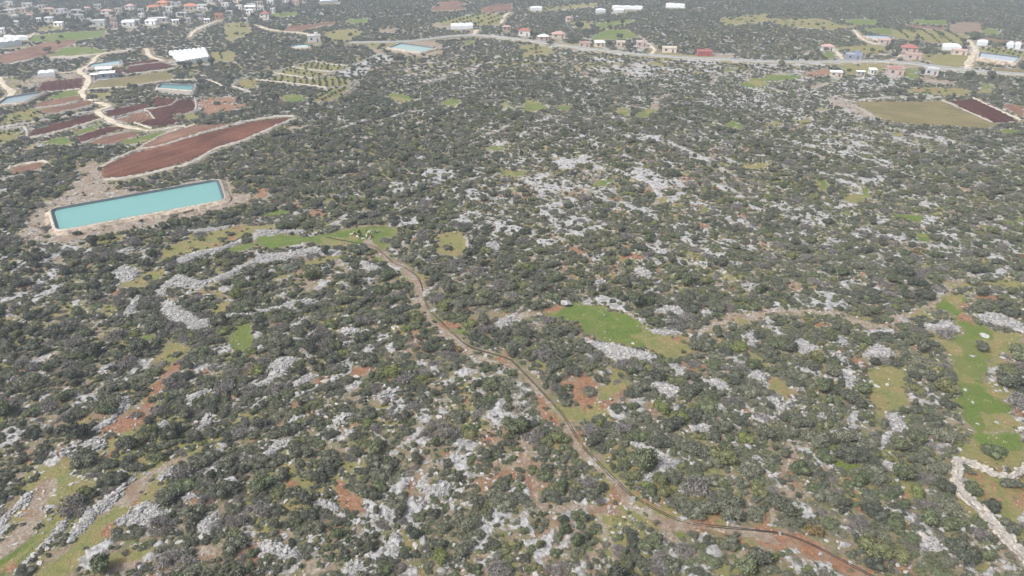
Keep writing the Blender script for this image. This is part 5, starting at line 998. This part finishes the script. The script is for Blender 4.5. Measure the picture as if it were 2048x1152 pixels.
n = len(SX); rk = rng.random(n); patch = fbm(SX / 16, SY / 16, 151, 2)
SK = np.zeros(n, int); SK[(rk < 0.10) & (patch > 0.45)] = 1; SK[(rk > 0.76) & (patch < 0.62)] = 2; SK[(rk > 0.42) & (rk < 0.421)] = 3
# dwarf herbs in the gaps
h1 = scatter(85000, rng, 0.28, 0.75, ymax=215); h2 = scatter(60000, rng, 0.4, 0.85, 215, 430); hx, hy, hr = (np.r_[p, q] for p, q in zip(h1, h2)); bl = blocked(hx, hy); cv = cover(hx, hy)
ok = (rng.random(len(hx)) > np.where(bl > 0.9, 0.95, bl * 0.9)) & (cv['g'] < 0.5) & (fbm(hx / 5, hy / 5, 161, 2) > 0.41)
for P in HARD[len(field_w):len(field_w) + len(resv_w)] + [P for _, P in field_w]: ok &= ~inpoly(P, hx, hy)
for wd, L in HARDL: ok &= segdist(L, hx, hy) > wd * 0.5
HX, HY, HR = hx[ok], hy[ok], hr[ok]
PX = np.concatenate([SX, HX]); PY = np.concatenate([SY, HY]); PR = np.concatenate([SR, HR]); hk = rng.random(len(HX)); PKd = np.concatenate([SK, np.where(hk < 0.6, 4, np.where(hk < 0.85, 0, 2))])
# hand placed shrubs that stand out: (x, y px, radius m, kind)
for (qx, qy, qr, qk) in [(1627,1068,1.7,3),(1441,1016,1.5,3),(1178,786,1.7,0),(1960,702,2.2,0),(275,884,2.2,1),(688,706,1.4,1),(1318,966,2.0,1),(1118,880,2.6,1),(1835,990,2.0,1),(1320,820,2.4,1),(1945,985,1.9,0),(2022,975,1.8,0),(1980,1020,1.7,0),(2018,1060,1.9,0),(690,525,2.2,0),(650,510,1.8,0),(620,515,1.6,2),(770,483,1.8,2),(1290,632,2.0,0),(1975,560,2.2,0),(1990,908,2.6,0),(2040,712,3.4,0),(2010,770,3.6,0),(2040,810,3.2,2),(1890,670,2.4,2),(1870,1000,1.6,2),(580,865,2.2,0),(880,1120,2.0,1),(210,1140,2.4,0)]:
    c = G(qx, qy); d2 = (PX - c[0]) ** 2 + (PY - c[1]) ** 2 < (qr * 0.9) ** 2
    PX, PY, PR, PKd = PX[~d2], PY[~d2], PR[~d2], PKd[~d2]
    PX = np.append(PX, c[0]); PY = np.append(PY, c[1]); PR = np.append(PR, qr); PKd = np.append(PKd, qk)
# orchard trees
ox_, oy_, or_, on_ = [], [], [], []
ONAME = ['in the top terrace of the orchard', 'in the short middle terrace of the orchard', 'in the wide middle terrace of the orchard', 'in the lowest terrace of the orchard', 'in the grove beside the far red fields', 'in the striped grove above the silvery reservoir', 'in the rows beside the big greenhouse', 'in the green grove above the stony bank', 'in the pale meadow orchard by the vineyard']
for oi_, (sp, tr, P) in enumerate(orch_w):
    dd = P - P.mean(0); _, vec = np.linalg.eigh(dd.T @ dd); ax = vec[:, 1]; bx = np.array([-ax[1], ax[0]]); pr = dd @ np.stack([ax, bx], 1)
    for a in np.arange(pr[:, 0].min(), pr[:, 0].max(), sp):
        for b in np.arange(pr[:, 1].min(), pr[:, 1].max(), sp * 1.15):
            q = P.mean(0) + ax * (a + rng.normal() * 0.25) + bx * (b + rng.normal() * 0.25)
            if inpoly(P, np.array([q[0]]), np.array([q[1]]))[0] and rng.random() > 0.06 and in_view(q[0], q[1], 1.06): ox_.append(q[0]); oy_.append(q[1]); or_.append(tr * rng.uniform(0.75, 1.2)); on_.append(ONAME[oi_])
ox_, oy_, or_ = map(np.array, (ox_, oy_, or_))
PZ = hb(PX, PY) - 0.08; rotz = rng.uniform(0, 6.283, len(PX)); zs = np.exp(rng.normal(size=len(PX)) * 0.2) * 0.95
var = np.array([PK[k][int(v * len(PK[k]))] for k, v in zip(PKd, rng.random(len(PX)))])
# how large each shows in the photograph, and is it inside the frame
dz = PY * _c + (H - PZ - PR * .5) * _s; sx_, sy_ = project(PX, PY, PZ + PR * 0.5); vis = (sx_ > 0) & (sx_ < 2048) & (sy_ > 0) & (sy_ < 1152); show = PR / dz * vis
single = np.zeros(len(PX), bool); LIMIT = {0: 300, 1: 120, 2: 200, 3: 40, 4: 120}
for k, lim in LIMIT.items():
    i = np.nonzero((PKd == k) & vis)[0]; i = i[np.argsort(-show[i])][:lim]; single[i] = True
GRP = {0: 'evergreen shrubs of the scrubland', 1: 'olive green shrubs of the scrubland', 2: 'leafless shrubs of the scrubland', 3: 'withered shrubs of the scrubland', 4: 'herb tussocks between the shrubs'}
SHORT = {0: 'dark grey green evergreen shrub', 1: 'yellowish olive green shrub', 2: 'leafless grey brown twiggy shrub', 3: 'withered rust brown shrub', 4: 'low grey green herb tussock'}
first = {}; sidx = np.nonzero(single)[0]; where = near_many(PX[sidx], PY[sidx], PR[sidx] + 1.2)
for q_, i in enumerate(sidx):
    k = int(PKd[i]); nm, _, _, lab = KIND[k]
    root = link(nm, None, loc=(PX[i], PY[i], PZ[i])); root.rotation_euler = (0, 0, rotz[i]); s = PR[i]; root.scale = (s, s, s * zs[i]); sz = 'small' if PR[i] < 1.25 else ('tall' if zs[i] > 1.12 else ('broad' if PR[i] > 2.1 else 'mid sized')) 
    tag(root, f"{sz + ' ' if k != 4 else ''}{SHORT[k]} {where[q_]}", 'herb' if k == 4 else 'shrub', GRP[k])
    f = link('foliage', PROTO[var[i]][1], None, root); first.setdefault(int(var[i]), f)
    if k != 4: link('stems', STEMS[i % 4], None, root)
def source(v):                                                # an object in the scene that carries prototype v
    return first[v]
def instancer(name, x, y, z, r, rot, zs_, var_, protos, label, cat):
    V = np.stack([x, y, z], 1); me = bpy.data.meshes.new(name); me.vertices.add(len(V)); me.vertices.foreach_set('co', V.astype(np.float32).ravel())
    for nm, arr in (('rad', r), ('rot', rot), ('zs', zs_)):
        a = me.attributes.new(nm, 'FLOAT', 'POINT'); a.data.foreach_set('value', np.asarray(arr, np.float32))
    a = me.attributes.new('var', 'INT', 'POINT'); a.data.foreach_set('value', np.asarray(var_, np.int32)); me.update()
    o = link(name, me); stuff(o, label, cat); ng = bpy.data.node_groups.new(name, 'GeometryNodeTree'); ng.interface.new_socket('Geometry', in_out='INPUT', socket_type='NodeSocketGeometry'); ng.interface.new_socket('Geometry', in_out='OUTPUT', socket_type='NodeSocketGeometry')
    N = ng.nodes; Lk = ng.links; gi = N.new('NodeGroupInput'); go = N.new('NodeGroupOutput'); jn = N.new('GeometryNodeJoinGeometry')
    def attr(nm, ty='FLOAT'):
        q = N.new('GeometryNodeInputNamedAttribute'); q.data_type = ty; q.inputs['Name'].default_value = nm; return next(s for s in q.outputs if s.enabled and s.name == 'Attribute')
    ar, ao, az, av = attr('rad'), attr('rot'), attr('zs'), attr('var', 'INT')
    mz = N.new('ShaderNodeMath'); mz.operation = 'MULTIPLY'; Lk.new(ar, mz.inputs[0]); Lk.new(az, mz.inputs[1]); sc = N.new('ShaderNodeCombineXYZ'); Lk.new(ar, sc.inputs[0]); Lk.new(ar, sc.inputs[1]); Lk.new(mz.outputs[0], sc.inputs[2])
    ro = N.new('ShaderNodeCombineXYZ'); Lk.new(ao, ro.inputs[2])
    for v, src in protos.items():
        oi = N.new('GeometryNodeObjectInfo'); oi.transform_space = 'ORIGINAL'; oi.inputs['Object'].default_value = src; oi.inputs['As Instance'].default_value = True
        cp = N.new('FunctionNodeCompare'); cp.data_type = 'INT'; cp.operation = 'EQUAL'; ins = [s for s in cp.inputs if s.enabled]; Lk.new(av, ins[0]); ins[1].default_value = v
        ip = N.new('GeometryNodeInstanceOnPoints'); Lk.new(gi.outputs[0], ip.inputs['Points']); Lk.new(cp.outputs[0], ip.inputs['Selection']); Lk.new(oi.outputs['Geometry'], ip.inputs['Instance']); Lk.new(ro.outputs[0], ip.inputs['Rotation']); Lk.new(sc.outputs[0], ip.inputs['Scale']); Lk.new(ip.outputs[0], jn.inputs[0])
    Lk.new(jn.outputs[0], go.inputs[0]); md = o.modifiers.new('scatter', 'NODES'); md.node_group = ng; return o
rest = ~single
used = [v for v in np.unique(var[rest]) if int(v) in first]; okv = np.isin(var, used)
m_ = rest & okv
instancer('scrub', PX[m_], PY[m_], PZ[m_], PR[m_], rotz[m_], zs[m_], var[m_], {int(v): source(int(v)) for v in used}, 'dense grey green evergreen scrub covering the stony plain', 'scrub')
# grove trees: the largest 300 single, the rest one mass
gv = PK[5][0]; cr = PROTO[gv][1]; tr_me = stems(9, 1, 0.5, 0.08); tr_me.materials.append(M_BARK); oz = hb(ox_, oy_); od = or_ / (oy_ * _c + H * _s); order = np.argsort(-od); gfirst = None
for i in order[:300]:
    root = link('olive_tree', None, loc=(ox_[i], oy_[i], oz[i])); root.scale = (or_[i],) * 3; root.rotation_euler = (0, 0, float(i)); tag(root, 'small round tree planted ' + on_[i], 'tree', 'young trees of the orchards')
    f = link('crown', cr, None, root); link('trunk', tr_me, None, root); gfirst = gfirst or f
i = order[300:]
if len(i): instancer('orchard', ox_[i], oy_[i], oz[i], or_[i], rng.uniform(0, 6, len(i)), np.ones(len(i)), np.full(len(i), gv), {gv: gfirst}, 'rows of far small orchard trees', 'orchard')
# taller trees beside the ponds, houses and in the village
TALL = [(797,119,4.0),(366,138,3.6),(381,137,3.2),(403,135,3.4),(424,132,3.2),(561,62,3.2),(186,205,3.0),(302,213,2.6),(110,242,3.0),(140,238,2.4),(75,250,2.2),(1160,60,4.5),(1238,80,3.2),(1245,52,4.0),(1216,50,3.0),(1180,66,3.4),(1880,75,3.0),(1835,82,3.0),(1815,62,2.6),(1944,80,4.4),(1950,78,3.6),(2015,93,3.2),(1788,118,3.0),(1850,108,3.0),(1775,108,3.4),(1795,100,3.0),(1560,140,3.6),(1845,147,3.0),(1100,90,2.6),(1140,86,3.0),(88,82,2.6),(122,78,2.4),(98,106,3.2),(118,94,2.8),(1980,160,3.4),(1940,155,3.2)]
for (x, y, r) in [(22,45,3.6),(38,46,4.2),(55,42,3.6),(75,30,4.0),(140,20,3.4),(128,36,3.4),(180,30,3.4),(228,33,4.0),(250,36,3.8),(172,58,4.2),(160,52,3.6),(72,26,4.2),(418,20,5.0),(430,26,4.0),(345,38,3.4),(290,44,3.0),(330,58,3.4),(392,40,3.4),(455,32,4.2),(470,26,4.0),(485,12,4.0),(560,30,3.6),(575,24,3.6),(545,38,3.0),(505,36,3.8),(352,24,3.0),(275,30,3.4),(300,30,3.2),(230,14,3.6),(205,36,3.4),(310,36,3.2),(115,44,3.2),(95,36,3.4),(60,48,3.4),(10,40,4.0),(150,62,3.0),(630,22,3.6),(655,30,3.4)]: TALL.append((x, y, r))
rgq = random.Random(8)
for _ in range(46): TALL.append((rgq.uniform(0, 600), rgq.choice([rgq.uniform(3, 30), rgq.uniform(20, 56)]), rgq.uniform(2.6, 4.2)))
for _ in range(16): q_ = rgq.uniform(0, 1); TALL.append((1010 + 420 * q_ + rgq.uniform(-12, 12), 66 + 40 * q_ + rgq.uniform(-7, 7), rgq.uniform(1.9, 3.0)))
for _ in range(16): TALL.append((rgq.uniform(1640, 1935), rgq.uniform(84, 117), rgq.uniform(1.8, 3.0)))
rgt = random.Random(3)
for (x, y, r) in TALL:
    p = G(x, y); root = link('broadleaf_tree', None, loc=(p[0], p[1], float(hb(*p)) - 0.1)); root.scale = (r, r, r * rgt.uniform(1.0, 1.35)); root.rotation_euler = (0, 0, rgt.uniform(0, 6))
    near_v = y < 66 and x < 700
    tag(root, 'dark leafy tree standing between the village houses' if near_v else 'dark rounded tree taller than the scrub ' + ('beside the mint green pond' if 780 < x < 810 else 'beside the big white greenhouse' if 350 < x < 440 else 'between the red plots below the village' if x < 350 else 'along the track to the white two storey house' if x < 700 else 'in the roadside gardens and meadow' if x < 1300 else 'below the main road' if y > 138 else 'around the farm houses by the sandy track'), 'tree', 'trees of the village' if near_v else 'garden and field trees')
    c = link('crown', PROTO[PK[0][rgt.randrange(5)]][1], None, root, (0, 0, 0.35)); link('trunk', tr_me, None, root)

# ------------------------------------------------------------------ loose rocks
xa = scatter(150000, rng, 0.10, 0.5, ymax=200); xb = scatter(230000, rng, 0.22, 0.6, 200, 430); x, y, r = (np.r_[p, q] for p, q in zip(xa, xb)); c = cover(x, y); op = openness(x, y)
rib = ribs(x, y) * 0.55 + fbm(x / 2.4, y / 2.4, 36, 3) * 0.45
pr = np.clip((rib - 0.50 + 0.22 * op) * 3.4 + 0.26 + 0.1 * sstep(150, 230, y), 0.09, 0.95) * 0.7; pr = np.maximum(pr, c['s'] * 0.95); pr *= (1 - 0.985 * (np.maximum(c['g'], c['y']) > 0.08)) * (1 - 0.8 * c['r']) * (1 - 0.5 * c['p'])
ok = rng.random(len(x)) < pr
for P in HARD[:len(field_w) + len(resv_w)]: ok &= ~inpoly(P, x, y)
for wd, L in HARDL: ok &= segdist(L, x, y) > wd * 0.5 + r * 0.5
x, y, r = x[ok], y[ok], r[ok] * np.where(rng.random(ok.sum()) > 0.93, rng.uniform(1.2, 1.7, ok.sum()), 1.0)
# rubble on the heaps and round the long reservoir
for P in heap_w + [poly(5, COVER[0][2])]:
    lo, hi = P.min(0), P.max(0); dd = np.hypot(*P.mean(0)); m = int((hi - lo).prod() * (5.0 if dd < 130 else 1.6)); m = min(m, 2500); qx = rng.uniform(lo[0], hi[0], m); qy = rng.uniform(lo[1], hi[1], m); q = inpoly(P, qx, qy) & ~inpoly(offset_poly(resv_w[0], 1.0), qx, qy)
    x = np.r_[x, qx[q]]; y = np.r_[y, qy[q]]; r = np.r_[r, np.exp(rng.uniform(math.log(0.12), math.log(0.34 if dd < 130 else 0.5), q.sum()))]
hp = np.zeros(len(x))
for P in heap_w:
    i = np.nonzero((x > P[:, 0].min()) & (x < P[:, 0].max()) & (y > P[:, 1].min()) & (y < P[:, 1].max()))[0]
    if len(i):
        q = inpoly(P, x[i], y[i]); dd = segdist(np.vstack([P, P[:1]]), x[i], y[i]); hp[i[q]] = 0.12 + 0.42 * (1 - np.exp(-dd[q] / 0.9))
BIG = [(1133,608,1.9),(1268,741,0.9),(712,755,0.8),(649,762,0.8),(772,1010,1.0),(766,1022,0.9),(845,1080,0.9),(832,1093,0.6),(1820,950,0.9),(1775,770,0.5),(1742,763,0.5),(1752,772,0.6),(1735,1083,0.9),(1970,672,1.1),(1945,712,0.7),(1435,620,0.9),(1400,625,0.9),(1928,1130,0.8),(1265,1000,0.7),(1870,1045,0.7),(1450,545,0.8),(1447,498,0.8),(1290,545,1.3),(1165,690,1.0),(1180,686,0.8),(1200,690,0.9),(1215,693,0.8),(1690,1025,0.6),(1587,1102,0.6),(520,940,0.9),(545,1012,0.8),(780,1005,0.7),(745,1022,0.7),(1995,755,0.8),(1966,670,1.0),(290,1120,1.0),(340,1112,0.9),(1560,1068,0.4),(1700,1125,0.5),(1050,690,0.6)]
bx_ = np.array([[*G(a, b), c_] for a, b, c_ in BIG])
x = np.r_[bx_[:, 0], x]; y = np.r_[bx_[:, 1], y]; r = np.r_[bx_[:, 2], r]; hp = np.r_[np.zeros(len(BIG)), hp]
z = hb(x, y) + hp - r * 0.12; sx_, sy_ = project(x, y, z); vis = (sx_ > 0) & (sx_ < 2048) & (sy_ > 0) & (sy_ < 1152); show = r / (y * _c + H * _s) * vis * np.where(hp > 0, 0.3, 1.0)
top = np.zeros(len(x), bool); top[np.argsort(-show)[:300]] = True; rot = rng.uniform(0, 6.28, len(x)); zs2 = rng.uniform(0.6, 1.15, len(x)); vr = rng.integers(0, 6, len(x)); rfirst = {}
tidx = np.nonzero(top)[0]; where = near_many(x[tidx], y[tidx], r[tidx] + 1.0)
for q_, i in enumerate(tidx):
    o = link('boulder', ROCKS[vr[i]], None, None, (x[i], y[i], z[i])); o.rotation_euler = (rng.uniform(-.15, .15), rng.uniform(-.15, .15), rot[i]); o.scale = (r[i], r[i], r[i] * zs2[i]); rfirst.setdefault(int(vr[i]), o)
    big = r[i] > 1.05
    tag(o, f"{'large flat pale' if big else ('mid sized grey white' if r[i] > 0.6 else 'small grey white')} limestone boulder {where[q_]}", 'boulder', 'limestone boulders between the shrubs')
m = ~top
instancer('loose_stones', x[m], y[m], z[m], r[m], rot[m], zs2[m], vr[m], rfirst, 'pale limestone stones strewn over the ground', 'stones')

# ------------------------------------------------------------------ haze
HZ = 0.0003
V, Fc = boxv(-9300, 9300, -9300, 9300, -8, 88); hz = link('haze', meshof('haze', V, Fc)); hz['kind'] = 'stuff'; hz['label'] = 'thin pale bluish haze over the plain'; hz['category'] = 'haze'
hm = bpy.data.materials.new('haze'); hm.use_nodes = True; t = hm.node_tree; t.nodes.remove(t.nodes['Principled BSDF']); pv = t.nodes.new('ShaderNodeVolumePrincipled'); pv.inputs['Color'].default_value = (0.74, 0.85, 1.0, 1); pv.inputs['Density'].default_value = HZ; pv.inputs['Anisotropy'].default_value = 0.2
t.links.new(pv.outputs[0], t.nodes['Material Output'].inputs['Volume']); hz.data.materials.append(hm); hz.display_type = 'WIRE'
#print("SHRUBS", len(PX), single.sum(), len(ox_), len(x), "time", time.time()-T0)
